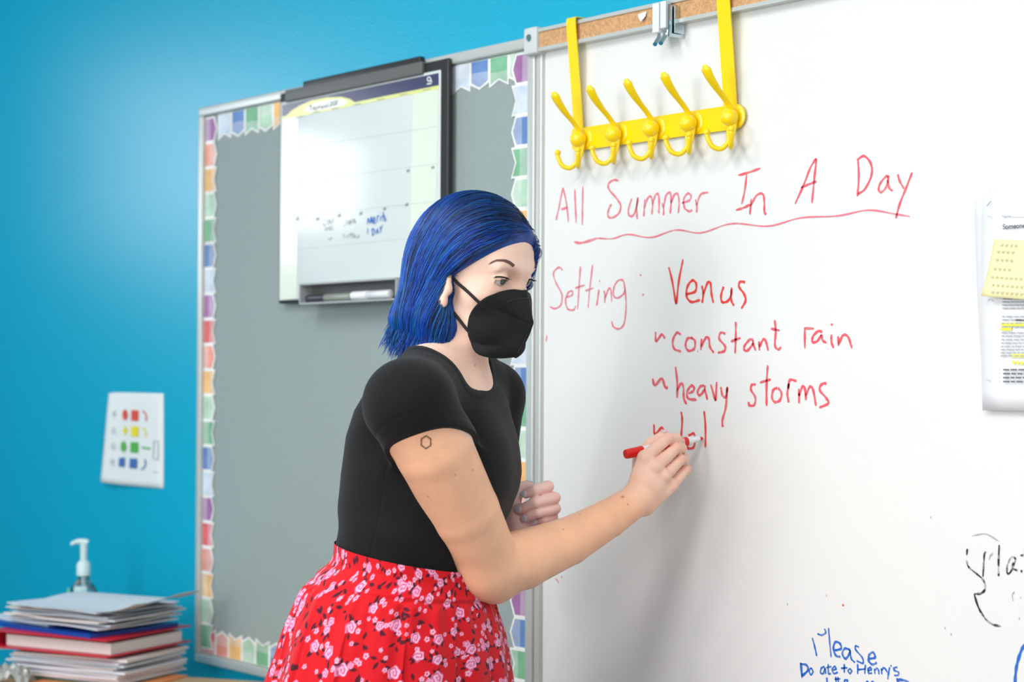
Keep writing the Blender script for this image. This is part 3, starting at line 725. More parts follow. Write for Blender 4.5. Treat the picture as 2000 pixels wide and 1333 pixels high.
sn = thing('sticky_note', W(1960, 520, 0.016), 'pale yellow sticky note with pencil notes stuck on the front worksheet', 'sticky note')
G = []
A_, B_, C_, D_ = W(1941,467,.0165), W(1941,467,.0165), W(1925,579,.0165), None
rt_ = (W(2000,470,.0165)-W(1941,467,.0165)); rt_ = rt_/np.linalg.norm(rt_)*0.076; dn_ = W(1925,579,.0165)-A_
for i in range(10):
    t = i/9; G.append([A_+rt_*(j/8)+dn_*t+NY*0.010*t*t for j in range(9)])
sm = MB().grid(G).build('note', mat('note_yellow', srgb(240, 233, 178), rough=0.7), sn)
md = sm.modifiers.new('thick', 'SOLIDIFY'); md.thickness = 0.0005
nb = MB()
for (s0, s1, t) in ((.16,.5,.10),(.12,.42,.22),(.12,.42,.36),(.12,.5,.52),(.1,.9,.66),(.16,.9,.80),(.2,.8,.92)):
    x = s0
    while x < s1:
        P = [A_+rt_*(x+q*0.012)+dn_*(t+0.03*math.sin(q*2.1+t*9))+NY*(0.010*t*t+0.0009) for q in range(6)]
        stroke(nb, P, 0.0007, n=3); x += 0.095
nb.build('pencil_note', mat('pencil_grey', srgb(196, 192, 160), rough=0.8), sn, smooth=False, recalc=False, merge=0)

# ------------------------------------------------------------------ desk with paper stack
m_desk = mat('desk_laminate', srgb(190, 158, 116), rough=0.45, noise=(6, 0.1))
DZ = 0.71
def onz(px, py, z):
    d_ = ray(px, py); return CAM+d_*((z-CAM[2])/d_[2])
e0, e1 = onz(385, 1324, DZ), onz(510, 1332, DZ); ed = (e1-e0)/np.linalg.norm(e1-e0)
# the desk's end edge runs along ed; its length goes back-left from it
ein = np.array([-ed[1], ed[0], 0.0]); ein = ein if ein[1] < 0 else -ein
corner = e0-ed*0.75
desk = thing('desk', ((corner+ed*0.5+ein*0.3)[0], (corner+ed*0.5+ein*0.3)[1], 0), 'wood-topped desk in the bottom left corner under the paper stack', 'desk')
q_ = [corner, corner+ed*0.93, corner+ed*0.93+ein*0.62, corner+ein*0.62]
tp = MB(); tp.add([p*[1, 1, 0]+[0, 0, DZ] for p in q_]+[p*[1, 1, 0]+[0, 0, DZ-0.028] for p in q_], [(0,1,2,3),(7,6,5,4)]+[(j,(j+1)%4,4+(j+1)%4,4+j) for j in range(4)])
tp.build('desktop', m_desk, desk, smooth=False)
for a in (0.06, 0.87):
    for b in (0.06, 0.56):
        p = corner+ed*a+ein*b
        MB().tube([(p[0], p[1], 0.0), (p[0], p[1], DZ-0.028)], 0.02, n=14).build('leg', m_greyp, desk)
SCN = C(190, 1250, 3.80)*[1, 1, 0]
def axes(deg):
    a = math.radians(deg); return np.array([math.cos(a), math.sin(a), 0]), np.array([-math.sin(a), math.cos(a), 0])
m_pp = [mat('copy_paper', srgb(214, 216, 226), rough=0.7), mat('copy_paper_warm', srgb(222, 214, 212), rough=0.7), mat('copy_paper_blue', srgb(206, 216, 224), rough=0.7)]
def sheet3(name, dx, dy, z, w, dpt, deg, th, m, label, group, cat='paper', curl=None, waves=0.0, seed=0):
    u, v = axes(deg); c = SCN+np.array([dx, dy, z]); n1, n2 = 17, 11; rg = random.Random(seed); ph = rg.uniform(0, 6)
    T = []; B = []
    for i in range(n1):
        s_ = i/(n1-1)-0.5
        rt = []; rb = []
        for j in range(n2):
            t = j/(n2-1)-0.5
            h = waves*math.sin(s_*7+ph+t*3)*0.5+waves*0.5
            if curl: h += curl(s_, t)
            p = c+u*w*s_+v*dpt*t
            rb.append(p+[0, 0, h]); rt.append(p+[0, 0, h+th])
        T.append(rt); B.append(rb)
    mb = MB(); mb.grid(T); mb.grid(B); k1 = n1*n2
    for i in range(n1-1):
        for j in (0, n2-1): a = i*n2+j; mb.f.append((a, a+n2, k1+a+n2, k1+a)); mb.m.append(0); mb.c.append(None)
    for j in range(n2-1):
        for i in (0, n1-1): a = i*n2+j; mb.f.append((a, a+1, k1+a+1, k1+a)); mb.m.append(0); mb.c.append(None)
    o = mb.build(name, m, smooth=True, sharp=30)
    return tag(o, label, cat, group)
BASE = 25
z = DZ+0.0005
rg = random.Random(11)
GL = 'loose papers in the lower half of the stack'; GU = 'loose papers on top of the stack'
# lower pile
sheet3('paper_folder', 0.075, -0.012, z, 0.24, 0.21, BASE+4, 0.003, mat('orange_card', srgb(226, 140, 84), rough=0.6), 'thin orange card folder at the very bottom of the paper stack', None, 'folder'); z += 0.0035
sheet3('paper_folder', 0.0, 0.0, z, 0.285, 0.215, BASE+1, 0.0025, mat('green_card', srgb(60, 104, 84), rough=0.6), 'thin dark green card folder low in the paper stack', None, 'folder'); z += 0.003
for k in range(11):
    th = rg.uniform(0.0022, 0.0052)
    sheet3('paper_sheaf', rg.uniform(-.008, .012), rg.uniform(-.006, .006), z, 0.279, 0.214, BASE+rg.uniform(-4, 4), th, m_pp[k % 2 if k != 7 else 2], 'sheaf of white paper in the lower half of the desk stack', GL, waves=0.0008, seed=k)
    z += th+0.0013
    if z > DZ+0.052: break
zl = z
# drooping sheets at the far left of the lower pile
sheet3('paper_sheet', -0.120, -0.075, zl+0.0035, 0.25, 0.20, BASE+10, 0.0016, m_pp[0], 'white sheet drooping from the left of the lower pile below the red binder', None,
       curl=lambda s_, t: -0.06*max(0, -0.05-s_)**1.5, seed=30)
z = zl+0.0062
rb = thing('ring_binder', SCN+np.array([0, 0, z]), 'red ring binder lying flat in the middle of the paper stack', 'binder')
u, v = axes(BASE-3); m_redb = mat('red_vinyl', srgb(196, 24, 52), rough=0.35)
bc = SCN+np.array([-0.012, -0.008, z])
for zz in (0.0015, 0.0335): MB().box(bc+[0, 0, zz], (0.31, 0.262, 0.003), [u, v, np.array([0, 0, 1.0])], bevel=0.001).build('cover', m_redb, rb)
MB().box(bc-u*0.155+[0, 0, 0.0175], (0.003, 0.262, 0.035), [u, v, np.array([0, 0, 1.0])], bevel=0.001).build('spine', m_redb, rb)
MB().box(bc+u*0.01+[0, 0, 0.0145], (0.275, 0.22, 0.022), [u, v, np.array([0, 0, 1.0])]).build('pages', m_pp[1], rb, smooth=False)
MB().tube([bc-u*0.145-v*0.09+[0, 0, 0.006], bc-u*0.145-v*0.09+[0, 0, 0.03]], 0.0035, n=8).build('ring', m_chrome, rb)
z += 0.0355
sheet3('plastic_folder', -0.050, -0.012, z, 0.33, 0.235, BASE-11, 0.0075, mat('blue_folder', srgb(6, 66, 158), rough=0.35), 'blue plastic folder between the red binder and the top papers', None, 'folder', curl=lambda s_, t: 0.012*max(0, -s_-0.2)); 
sheet3('paper_sheet', -0.125, -0.045, z+0.0092, 0.20, 0.16, BASE-14, 0.003, m_pp[2], 'pale sheet poking out of the blue folder at far left', None, curl=lambda s_, t: 0.012*max(0, -s_-0.2)); z += 0.0148
for k in range(7):
    th = rg.uniform(0.0018, 0.0034)
    sheet3('paper_sheaf', rg.uniform(-.02, .01)-0.012*(k % 3), rg.uniform(-.008, .008), z, 0.279, 0.214, BASE+rg.uniform(-13, 7), th, m_pp[(k*2) % 3], 'sheaf of white paper on the top half of the desk stack', GU, waves=0.0024, seed=60+k)
    z += th+0.0026
sheet3('paper_sheet', 0.038, 0.0, z+0.0035, 0.315, 0.214, BASE-2, 0.0012, m_pp[2], 'topmost pale sheet curling up against the wall', None, curl=lambda s_, t: 0.22*max(0, s_-0.2)**2+0.004*math.sin(t*5), seed=90)
zt = z
# pump bottle behind the stack
m_clear = mat('clear_plastic', (0.95, 1.0, 1.0, 1), rough=0.05, trans=1.0); m_pump = mat('pump_plastic', srgb(206, 226, 228), rough=0.35)
pbp = C(163, 1165, 4.05)*[1, 1, 0]+[0, 0, DZ]
pb = thing('pump_bottle', pbp, 'clear sanitizer pump bottle standing on the desk behind the paper stack', 'bottle')
MB().lathe(pbp, (0, 0, 1), [(0, 0.030), (0.004, 0.034), (0.110, 0.034), (0.137, 0.032), (0.157, 0.024), (0.169, 0.013), (0.182, 0.012)], n=32).build('bottle_body', m_clear, pb)
MB().lathe(pbp+[0, 0, 0.177], (0, 0, 1), [(0, 0.012), (0.002, 0.0155), (0.026, 0.0155), (0.032, 0.011), (0.036, 0.006)], n=24).build('collar', m_pump, pb)
pm = MB(); pm.tube([pbp+[0, 0, 0.212], pbp+[0, 0, 0.25]], [0.0075, 0.0085], n=14)
ux = -RT*[1, 1, 0]/np.linalg.norm(RT[:2])
pm.tube(catmull([pbp+[0, 0, 0.25]-ux*0.009, pbp+[0, 0, 0.253], pbp+ux*0.018+[0, 0, 0.252], pbp+ux*0.028+[0, 0, 0.246]], 4), [0.0065]*4+[0.006]*4+[0.0045]*4+[0.004], n=12)
pm.build('pump_head', m_pump, pb)
MB().tube([pbp+[0.002, 0, 0.177], pbp+[0.001, 0, 0.1], pbp+ux*0.012+[0, 0, 0.012]], 0.0035, n=10).build('dip_tube', m_pump, pb)
lab = MB()
a0 = math.atan2(-0.8, 0.3)
for (s0, s1, z0, z1, mi) in ((-0.95, -0.30, 0.10, 0.152, 0), (0.15, 0.95, 0.10, 0.158, 1)):
    G = [[pbp+np.array([0.0345*math.cos(a0+s_), 0.0345*math.sin(a0+s_), z_]) for s_ in np.linspace(s0, s1, 8)] for z_ in np.linspace(z0, z1, 6)]
    lab.grid(G, mi)
lab.build('label_sticker', [mat('label_green', srgb(150, 220, 150)), mat('label_pale', srgb(196, 224, 222))], pb)
# crumpled clear wrap at the corner
pw = MB(); G = []
wc = onz(18, 1326, DZ+0.012)
for i in range(14):
    G.append([wc+RT*(0.09*(j/13-0.5))+np.array([-FW[0], -FW[1], 0])*(0.07*(i/13-0.5))+np.array([0, 0, 0.006*math.sin(i*1.9+j)+0.005*math.cos(j*2.3-i)-0.07*((j/13-0.5)**2+(i/13-0.5)**2)+0.024]) for j in range(14)])
pw.grid(G)
pwo = pw.build('plastic_wrap', mat('crinkled_wrap', srgb(206, 216, 216), rough=0.15, trans=0.55), sharp=20)
tag(pwo, 'crumpled clear plastic wrap on the desk at the bottom left corner', 'wrapper')
# ================================================================== PERSON
VOX = 0.0016
# ---- signed-distance modelling: every limb, joint and fold is blended into one surface
def smin(a, b, k):
    if k <= 0: return np.minimum(a, b)
    h = np.maximum(k-np.abs(a-b), 0)/k
    return np.minimum(a, b)-h*h*k*0.25
def cone(a, b, ra, rb, flat=None):
    a = np.asarray(a, float); b = np.asarray(b, float); ba = b-a; L2 = ba@ba
    def f(P):
        q = P-a; t = np.clip(q@ba/L2, 0, 1); w = q-t[:, None]*ba
        if flat is not None:
            d_, s_ = flat; w = w+np.outer(w@d_, d_)*(1/s_-1)
        return np.sqrt((w*w).sum(1))-(ra+(rb-ra)*t)
    return f
def ell(c, r, ax):
    c = np.asarray(c, float); A = np.asarray(ax, float)/np.asarray(r, float)[:, None]; A2 = np.asarray(ax, float)/(np.asarray(r, float)[:, None]**2)
    def f(P):
        q = P-c; k0 = np.linalg.norm(q@A.T, axis=1); k1 = np.linalg.norm(q@A2.T, axis=1)+1e-9
        return k0*(k0-1)/k1
    return f
def loft(base, up, fx, lx, hs, cf, cl, ab, al, cap=True):
    hs, cf, cl, ab, al = map(np.asarray, (hs, cf, cl, ab, al))
    def f(P):
        q = P-base; h = q@up; hc = np.clip(h, hs[0], hs[-1])
        a = np.interp(hc, hs, ab); b = np.interp(hc, hs, al)
        u = (q@fx-np.interp(hc, hs, cf)); v = (q@lx-np.interp(hc, hs, cl))
        k = (np.abs(u/a)**2.25+np.abs(v/b)**2.25)**(1/2.25)
        d = (k-1)*np.minimum(a, b)*0.92
        e = np.maximum(hs[0]-h, h-hs[-1])
        return np.where(e > 0, np.sqrt(np.maximum(d, 0)**2+e*e), d) if cap else d
    return f
class Ops(list):
    def u(s, f, k=0.01): s.append(('u', f, k)); return s
    def cut(s, f, k=0.004): s.append(('s', f, k)); return s
    def offset(s, f, k=0.0): s.append(('o', f, k)); return s
    def ev(s, P):
        d = np.full(len(P), 1.0)
        for op, f, k in s:
            if op == 'u': d = smin(d, f(P), k)
            elif op == 's': d = -smin(-d, f(P), k)
            else: d = d+f(P)
        return d
def mesh_sdf(ops, lo, hi, h, smooth=2):
    B = 8; s = B*h; lo = np.asarray(lo, float); nb = np.ceil((np.asarray(hi)-lo)/s).astype(int)
    I = np.stack(np.meshgrid(*[np.arange(n) for n in nb], indexing='ij'), -1).reshape(-1, 3)
    cen = lo+(I+0.5)*s; d0 = np.empty(len(I))
    for c in range(0, len(I), 200000): d0[c:c+200000] = ops.ev(cen[c:c+200000])
    hd = s*0.87*3.2
    I = I[np.abs(d0) < hd]; cen = lo+(I+0.5)*s; N = len(I)
    g = np.stack(np.meshgrid(*[np.arange(B+1)]*3, indexing='ij'), -1).reshape(-1, 3)*h
    D = np.full((N, (B+1)**3), 1.0, np.float64)
    for op, f, k in ops:
        sel = np.arange(N) if op == 'o' else np.nonzero(f(cen) < hd*1.3+k+0.004)[0]
        for c in range(0, len(sel), 1500):
            ii = sel[c:c+1500]; P = (lo+I[ii]*s)[:, None, :]+g[None]
            v = f(P.reshape(-1, 3)).reshape(len(ii), -1)
            if op == 'u': D[ii] = smin(D[ii], v, k)
            elif op == 's': D[ii] = -smin(-D[ii], v, k)
            else: D[ii] = D[ii]+v
    D = D.reshape(N, B+1, B+1, B+1)
    off = np.array([(a, b, c) for a in (0, 1) for b in (0, 1) for c in (0, 1)])
    K = np.stack([D[:, a:a+B, b:b+B, c:c+B] for a, b, c in off], -1)
    S = K < 0; act = S.any(-1) & ~S.all(-1)
    bi, x, y, z = np.nonzero(act); K = K[act]; S = S[act]; M_ = len(bi)
    G = I[bi]*B+np.stack([x, y, z], 1)
    acc = np.zeros((M_, 3)); cnt = np.zeros(M_)
    for i in range(8):
        for j in range(i+1, 8):
            if np.abs(off[i]-off[j]).sum() == 1:
                m = S[:, i] != S[:, j]; t = K[m, i]/(K[m, i]-K[m, j])
                acc[m] += off[i]+(off[j]-off[i])*t[:, None]; cnt[m] += 1
    V = lo+(G+acc/cnt[:, None])*h
    n3 = nb*B+2; key = ((G[:, 0]+1)*n3[1]+G[:, 1]+1)*n3[2]+G[:, 2]+1
    order = np.argsort(key); ks = key[order]
    def find(Gq):
        kq = ((Gq[:, 0]+1)*n3[1]+Gq[:, 1]+1)*n3[2]+Gq[:, 2]+1
        p = np.clip(np.searchsorted(ks, kq), 0, M_-1); ok = ks[p] == kq
        return np.where(ok, order[p], -1)
    Q = []
    for ax, (e1, e2) in enumerate(((1, 2), (2, 0), (0, 1))):
        ci = [0, 0, 0]; ci[ax] = 1; far = ci[0]*4+ci[1]*2+ci[2]
        m = np.nonzero(S[:, 0] != S[:, far])[0]; u = np.zeros(3, int); u[e1] = 1; w = np.zeros(3, int); w[e2] = 1
        q = np.stack([m, find(G[m]-u), find(G[m]-u-w), find(G[m]-w)], 1)
        fl = ~S[m, 0]; q[fl] = q[fl][:, ::-1]
        Q.append(q[(q >= 0).all(1)])
    Q = np.concatenate(Q)
    E_ = np.concatenate([Q[:, [0, 1]], Q[:, [1, 2]], Q[:, [2, 3]], Q[:, [3, 0]]]); E_ = np.concatenate([E_, E_[:, ::-1]])
    deg = np.bincount(E_[:, 0], minlength=M_)+1e-9
    for it in range(smooth):
        A = np.stack([np.bincount(E_[:, 0], V[E_[:, 1], k], minlength=M_) for k in range(3)], 1)/deg[:, None]
        V = V+(A-V)*(0.5 if it % 2 == 0 else -0.42)
    lab = np.arange(M_)
    while True:                         # keep the one connected surface, drop stray crumbs
        n_ = lab.copy(); np.minimum.at(n_, E_[:, 0], lab[E_[:, 1]]); n_ = n_[n_]
        n_ = n_[n_]
        if (n_ == lab).all(): break
        lab = n_
    big = np.bincount(lab).argmax(); keep = lab == big; new = np.cumsum(keep)-1
    return V[keep], new[Q[keep[Q[:, 0]]]]
def fast_mesh(name, V, Q, mats, parent, colors=None):
    o0 = world_loc(parent); me = bpy.data.meshes.new(name)
    me.vertices.add(len(V)); me.vertices.foreach_set('co', (V-o0).astype(np.float32).ravel())
    me.loops.add(Q.size); me.loops.foreach_set('vertex_index', Q.astype(np.int32).ravel())
    me.polygons.add(len(Q)); me.polygons.foreach_set('loop_start', np.arange(0, Q.size, Q.shape[1], dtype=np.int32))
    me.polygons.foreach_set('use_smooth', np.ones(len(Q), bool))
    me.update(calc_edges=True); me.validate()
    for m in (mats if isinstance(mats, (list, tuple)) else [mats]): me.materials.append(m)
    if colors is not None:
        ca = me.color_attributes.new('Col', 'FLOAT_COLOR', 'POINT')
        ca.data.foreach_set('color', np.concatenate([colors, np.ones((len(colors), 1))], 1).astype(np.float32).ravel())
    o = bpy.data.objects.new(name, me); COL.objects.link(o)
    if parent: o.parent = parent
    return o
def bounds(pts, pad): p = np.array(pts); return p.min(0)-pad, p.max(0)+pad

# ---- frames: torso and head
FT, LT = cdir(0.89, 0, -0.46), cdir(0.46, 0, 0.89)
hy, hp_ = math.radians(29), math.radians(3.0)
LH = RT*math.sin(hy)+FW*math.cos(hy)
FH = (RT*math.cos(hy)-FW*math.sin(hy))*math.cos(hp_)-UP*math.sin(hp_)
UH = np.cross(FH, LH)
HO = C(909, 561, 2.60)
HAX = np.array([FH, LH, UH])
def H(f, l, u): return HO+(FH*f+LH*l+UH*u)*0.001
def toH(P): return (np.asarray(P)-HO)@HAX.T*1000
# ---- joints (where the photograph shows them)
SHR, ELR, WRR = C(799, 790, 2.440), C(957, 1108, 2.570), C(1247, 975, 2.712)
SHL, ELL, WRL = C(957, 775, 2.735), C(925, 1120, 2.86), C(1010, 1050, 2.715)
TB = C(800, 1108, 2.605)
rows = [(1330, 645, 905, .13), (1200, 640, 950, .13), (1120, 664, 938, .112), (1090, 664, 940, .112), (1040, 665, 966, .118), (1000, 667, 990, .121), (950, 670, 1000, .125), (925, 672, 1003, .126), (900, 676, 1000, .127),
        (850, 685, 997, .129), (800, 702, 990, .134), (760, 726, 978, .132), (730, 757, 964, .118), (705, 792, 948, .093), (685, 824, 934, .07)]
hs, cf, cl, ab, al = [], [], [], [], []
for y, xl, xr, b in rows:
    p = C((xl+xr)/2, y, 2.605)-TB; w = (xr-xl)/2/FPX*2.605
    hs.append(p@UP); cf.append(p@FT); cl.append(p@LT); ab.append(math.sqrt(max(w*w-(b*.46)**2, 1e-4))/.89); al.append(b)
ab, al = np.array(ab), np.array(al)
def torso(infl, lo_row=0): return loft(TB, UP, FT, LT, hs[lo_row:], cf[lo_row:], cl[lo_row:], ab[lo_row:]+infl, al[lo_row:]+infl)
NK0, NK1 = C(868, 722, 2.610), C(880, 615, 2.605)
TRR, TRL = C(845, 735, 2.545), C(905, 725, 2.675)
BR1 = C(915, 915, 2.555); BR2 = C(932, 912, 2.64)

# ---- hands: thumb and four fingers as jointed chains
def chain(ops, pts, rad, k0=0.006, k=0.003):
    for i in range(len(pts)-1): ops.u(cone(pts[i], pts[i+1], rad[i], rad[i+1]), k0 if i == 0 else k)
def P_(l): return [C(*q) for q in l]
MK0, MK1 = C(1221, 888, 2.737), C(1373, 856.5, 2.8045)          # marker axis, cap end to tip
R_FING = [P_([(1259,894,2.716),(1304,857,2.736),(1321,858,2.757),(1329,864,2.772)]),
          P_([(1279,912,2.714),(1319,877,2.742),(1331,876,2.768),(1327,880,2.788)]),
          P_([(1297,930,2.722),(1329,899,2.747),(1337,897,2.772),(1322,900,2.790)]),
          P_([(1313,948,2.735),(1338,920,2.756),(1342,917,2.778),(1326,917,2.792)])]
R_RAD = [(.0098,.0088,.0078,.0066), (.0100,.0088,.0078,.0068), (.0096,.0083,.0074,.0065), (.0088,.0076,.0068,.006)]
R_THUMB = P_([(1249,950,2.742),(1249,900,2.768),(1271,868,2.778),(1297,851,2.783)])
L_FING = [P_([(1060,964,2.742),(1070,951,2.700),(1045,958,2.682),(1027,965,2.686)]),
          P_([(1072,985,2.748),(1083,973,2.700),(1046,982,2.678),(1018,995,2.686)]),
          P_([(1072,1006,2.750),(1084,994,2.702),(1050,1002,2.682),(1028,1012,2.688)]),
          P_([(1066,1024,2.750),(1080,1012,2.712),(1060,1016,2.694),(1046,1019,2.696)])]
L_RAD = [(.0098,.0090,.0082,.0070), (.0098,.0090,.0082,.0070), (.0094,.0086,.0078,.0068), (.0086,.0078,.0070,.0062)]
L_THUMB = P_([(1008,1020,2.705),(1003,982,2.700),(1012,954,2.712),(1032,949,2.722)])
def hand(ops, wr, fing, rad, thumb, trad, wrad, fl):
    mc = [f[0] for f in fing]; nrm = np.cross(mc[3]-mc[0], wr-mc[1]); nrm /= np.linalg.norm(nrm)
    for i, m in enumerate(mc):
        b = wr+(m-mc[1])*0.42; ops.u(cone(b, m, 0.0125, rad[i][0]+0.0012), 0.012)
    for i in range(3): ops.u(cone((mc[i]+wr)/2, (mc[i+1]+wr)/2, 0.0125, 0.0125), 0.010)
    for m, r in zip(mc, rad): ops.u(ell(m-FW*0.0035, (r[0]*0.92,)*3, np.eye(3)), 0.004)
    ops.u(cone(thumb[0], (mc[0]+wr)/2, 0.0145, 0.010), 0.012)
    for f, r in zip(fing, rad):
        ops.u(cone(f[0], f[1], r[0]*0.97, r[1]*0.96), 0.0022)
        ops.u(cone(f[1], f[2], r[1]*1.02, r[2]), 0.001); ops.u(cone(f[2], f[3], r[2], r[3]), 0.002)
    ops.u(cone(thumb[0], thumb[1], trad[0], trad[1]), 0.010); ops.u(cone(thumb[1], thumb[2], trad[1], trad[2]), 0.002); ops.u(cone(thumb[2], thumb[3], trad[2], trad[3]), 0.002)

body = Ops()
# skull and face (millimetres in the head's own frame)
def HE(c, r, tilt=0):
    A = HAX
    if tilt:
        t = math.radians(tilt); A = np.array([FH*math.cos(t)+UH*math.sin(t), LH, UH*math.cos(t)-FH*math.sin(t)])
    return ell(H(*c), np.array(r)*0.001, A)
body.u(HE((4, 0, 47), (86, 71, 73)), 0)
body.u(HE((42, 0, 48), (54, 58, 52)), 0.02)
body.u(HE((42, 0, -14), (46, 55, 72)), 0.018)
body.u(HE((48, 0, -56), (40, 44, 33)), 0.02)
body.u(HE((80, 0, -80), (13, 16, 12)), 0.02)
for s_ in (-1, 1):
    body.u(HE((51, s_*45, -10), (21, 18, 16)), 0.018)
    body.u(cone(H(91, s_*7, 27), H(78, s_*42, 29), 0.0075, 0.007), 0.016)
    body.cut(HE((92, s_*34, 12.5), (15, 15, 11)), 0.014)
body.u(cone(H(88, 0, 22), H(86, 0, -14), 0.0070, 0.0085), 0.010)
body.u(HE((81, 0, -20), (9, 11, 8)), 0.008)
EYC = [H(72, -34, 14.5), H(72, 34, 14.5)]
for e in EYC:                           # lids: a shell round each eyeball with a narrow opening
    up_ = UH*0.93+FH*0.36; lo_ = -UH*0.97+FH*0.22
    def lid(P, e=e): 
        q = P-e; r = np.linalg.norm(q, axis=1)-0.0135
        return np.maximum(r, -(q@up_-0.0047+0.36*np.abs(q@LH)+0.16*np.maximum((q@LH)*(-1 if (e-HO)@LH < 0 else 1), 0)+0.9*np.maximum(np.abs(q@LH)-0.009, 0)))
    def lid2(P, e=e):
        q = P-e; r = np.linalg.norm(q, axis=1)-0.0131
        return np.maximum(r, -(q@lo_-0.0061+0.42*np.abs(q@LH)+0.16*np.maximum((q@LH)*(-1 if (e-HO)@LH < 0 else 1), 0)+0.9*np.maximum(np.abs(q@LH)-0.009, 0)))
    body.cut(ell(e+FH*0.008, (0.014, 0.0125, 0.007), HAX), 0.003)
    body.u(lid, 0.0025); body.u(lid2, 0.0035)
for s_ in (-1, 1):                      # ears
    body.u(HE((2, s_*70, 4), (16, 6.5, 29), -8), 0.005)
    body.u(HE((5, s_*69.5, -21), (8.5, 5, 10)), 0.005)
    body.cut(HE((5, s_*77, 0), (8.5, 6, 15), -8), 0.003)
    body.u(HE((14, s_*68, -4), (5, 5, 8)), 0.004)
# neck, trunk
body.u(cone(NK0, NK1, 0.053, 0.050), 0.018)
body.u(cone(C(880, 752, 2.60), C(876, 690, 2.605), 0.050, 0.048), 0.02)
body.u(torso(-0.006), 0.03)
body.u(cone(TRR, SHR, 0.038, 0.050), 0.03); body.u(cone(TRL, SHL, 0.034, 0.042), 0.03)
# arms
body.u(cone(SHR, C(848, 880, 2.462), 0.055, 0.0525), 0.02)
body.u(cone(C(848, 880, 2.462), C(906, 1000, 2.515), 0.0525, 0.0487), 0.003)
body.u(cone(C(906, 1000, 2.515), ELR, 0.0487, 0.0435), 0.003)
body.u(cone(ELR, C(1020, 1094, 2.600), 0.0430, 0.0418), 0.006)
body.u(cone(C(1020, 1094, 2.600), C(1110, 1058, 2.652), 0.0418, 0.0345), 0.003)
body.u(cone(C(1110, 1058, 2.652), C(1190, 1013, 2.688), 0.0345, 0.0278), 0.003)
body.u(cone(C(1190, 1013, 2.688), WRR, 0.0278, 0.0238), 0.003)
body.u(cone(C(940, 1118, 2.562), C(968, 1142, 2.580), 0.031, 0.025), 0.022)
body.u(cone(SHL, C(944, 905, 2.78), 0.048, 0.043), 0.015); body.u(cone(C(944, 905, 2.78), ELL, 0.043, 0.038), 0.015)
body.u(cone(ELL, C(960, 1090, 2.80), 0.038, 0.036), 0.012); body.u(cone(C(960, 1090, 2.80), WRL, 0.036, 0.0235), 0.012)
# legs and feet below the picture, standing on the floor
FL = np.array([1, 1, 0.0])
for s_, dx in ((-1, 0.0), (1, 0.05)):
    hip = C(772, 1290, 2.59)+LT*0.075*s_; foot = hip*FL+FT*FL*(dx-0.01)
    kn = hip*0.52+foot*0.48+FT*0.015; an = foot+[0, 0, 0.085]
    body.u(cone(hip, kn, 0.070, 0.052), 0.03); body.u(cone(kn, an, 0.052, 0.034), 0.02)
    body.u(cone(an-[0, 0, 0.045], foot+FT*FL*0.13+[0, 0, 0.028], 0.034, 0.022), 0.02)
hand(body, WRR, R_FING, R_RAD, R_THUMB, (.0135, .0105, .0094, .0078), 0.024, None)
hand(body, WRL, L_FING, L_RAD, L_THUMB, (.0140, .0110, .0098, .0080), 0.024, None)
lo_, hi_ = bounds([H(-90, -90, 130), H(130, 90, 0), WRR, MK1, C(640, 1200, 2.4), C(640, 1200, 2.8), C(1000, 1330, 2.4), ELL, C(800, 1330, 2.75)], 0.07)
lo_[2] = -0.004
person = thing('person', C(790, 1300, 2.59)*[1, 1, 0], 'person with blue hair, black mask, black tee and red floral skirt writing on whiteboard', 'person')
BV, BQ = mesh_sdf(body, lo_, hi_, VOX)
BTREE = BVHTree.FromPolygons([Vector(v) for v in BV], [tuple(q) for q in BQ.tolist()])
def hit(px, py, tree=None):
    d_ = ray(px, py); d_ = d_/np.linalg.norm(d_)
    loc, nrm, idx, dist = (tree or BTREE).ray_cast(Vector(CAM), Vector(d_))
    return (np.array(loc), np.array(nrm)) if loc is not None else (None, None)
# skin tone: warm arms, paler face, pinker hands and knuckles, plus the small marks the photo shows
def lin(r, g, b): return np.array(srgb(r, g, b)[:3])
def soft(P, c, r0, r1): return np.clip((r1-np.linalg.norm(P-c, axis=1))/(r1-r0), 0, 1)[:, None]
SK = np.tile(lin(250, 189, 152), (len(BV), 1))
fa = np.clip((toH(BV)[:, 2]+190)/60, 0, 1)*np.clip((160-np.linalg.norm(toH(BV), axis=1)*0.5)/60, 0, 1)
fa = (np.linalg.norm(BV-HO, axis=1) < 0.26)[:, None]*1.0
SK = SK*(1-fa)+fa*lin(250, 208, 188)
def blend(c, r0, r1, col, amt): 
    global SK
    m = soft(BV, c, r0, r1)*amt; SK = SK*(1-m)+col*m
blend(C(1290, 905, 2.75), 0.05, 0.11, lin(250, 204, 184), 0.9)
blend(C(1045, 990, 2.71), 0.06, 0.085, lin(250, 208, 200), 0.95)
for f in R_FING+L_FING:
    for j in (0, 1): blend(f[j], 0.006, 0.014, lin(222, 150, 138), 0.35)
    blend(f[3], 0.004, 0.012, lin(226, 152, 146), 0.35)
blend(H(88, -30, -8), 0.008, 0.03, lin(232, 168, 146), 0.5); blend(H(62, -56, -10), 0.01, 0.03, lin(240, 182, 160), 0.35)
blend(H(20, -68, -20), 0.004, 0.014, lin(224, 132, 128), 0.4); blend(H(92, -24, 14), 0.006, 0.016, lin(206, 140, 112), 0.45)
for mx, my, r_ in ((928, 714, .0016), (923, 918, .0014), (836, 970, .0012), (889, 928, .001), (1216, 971, .0022), (1133, 1005, .001), (1100, 1035, .0012), (1010, 1140, .001), (1226, 986, .0012)):
    p, _ = hit(mx, my)
    if p is not None: blend(p, r_*0.5, r_*1.5, lin(176, 100, 72), 0.75)
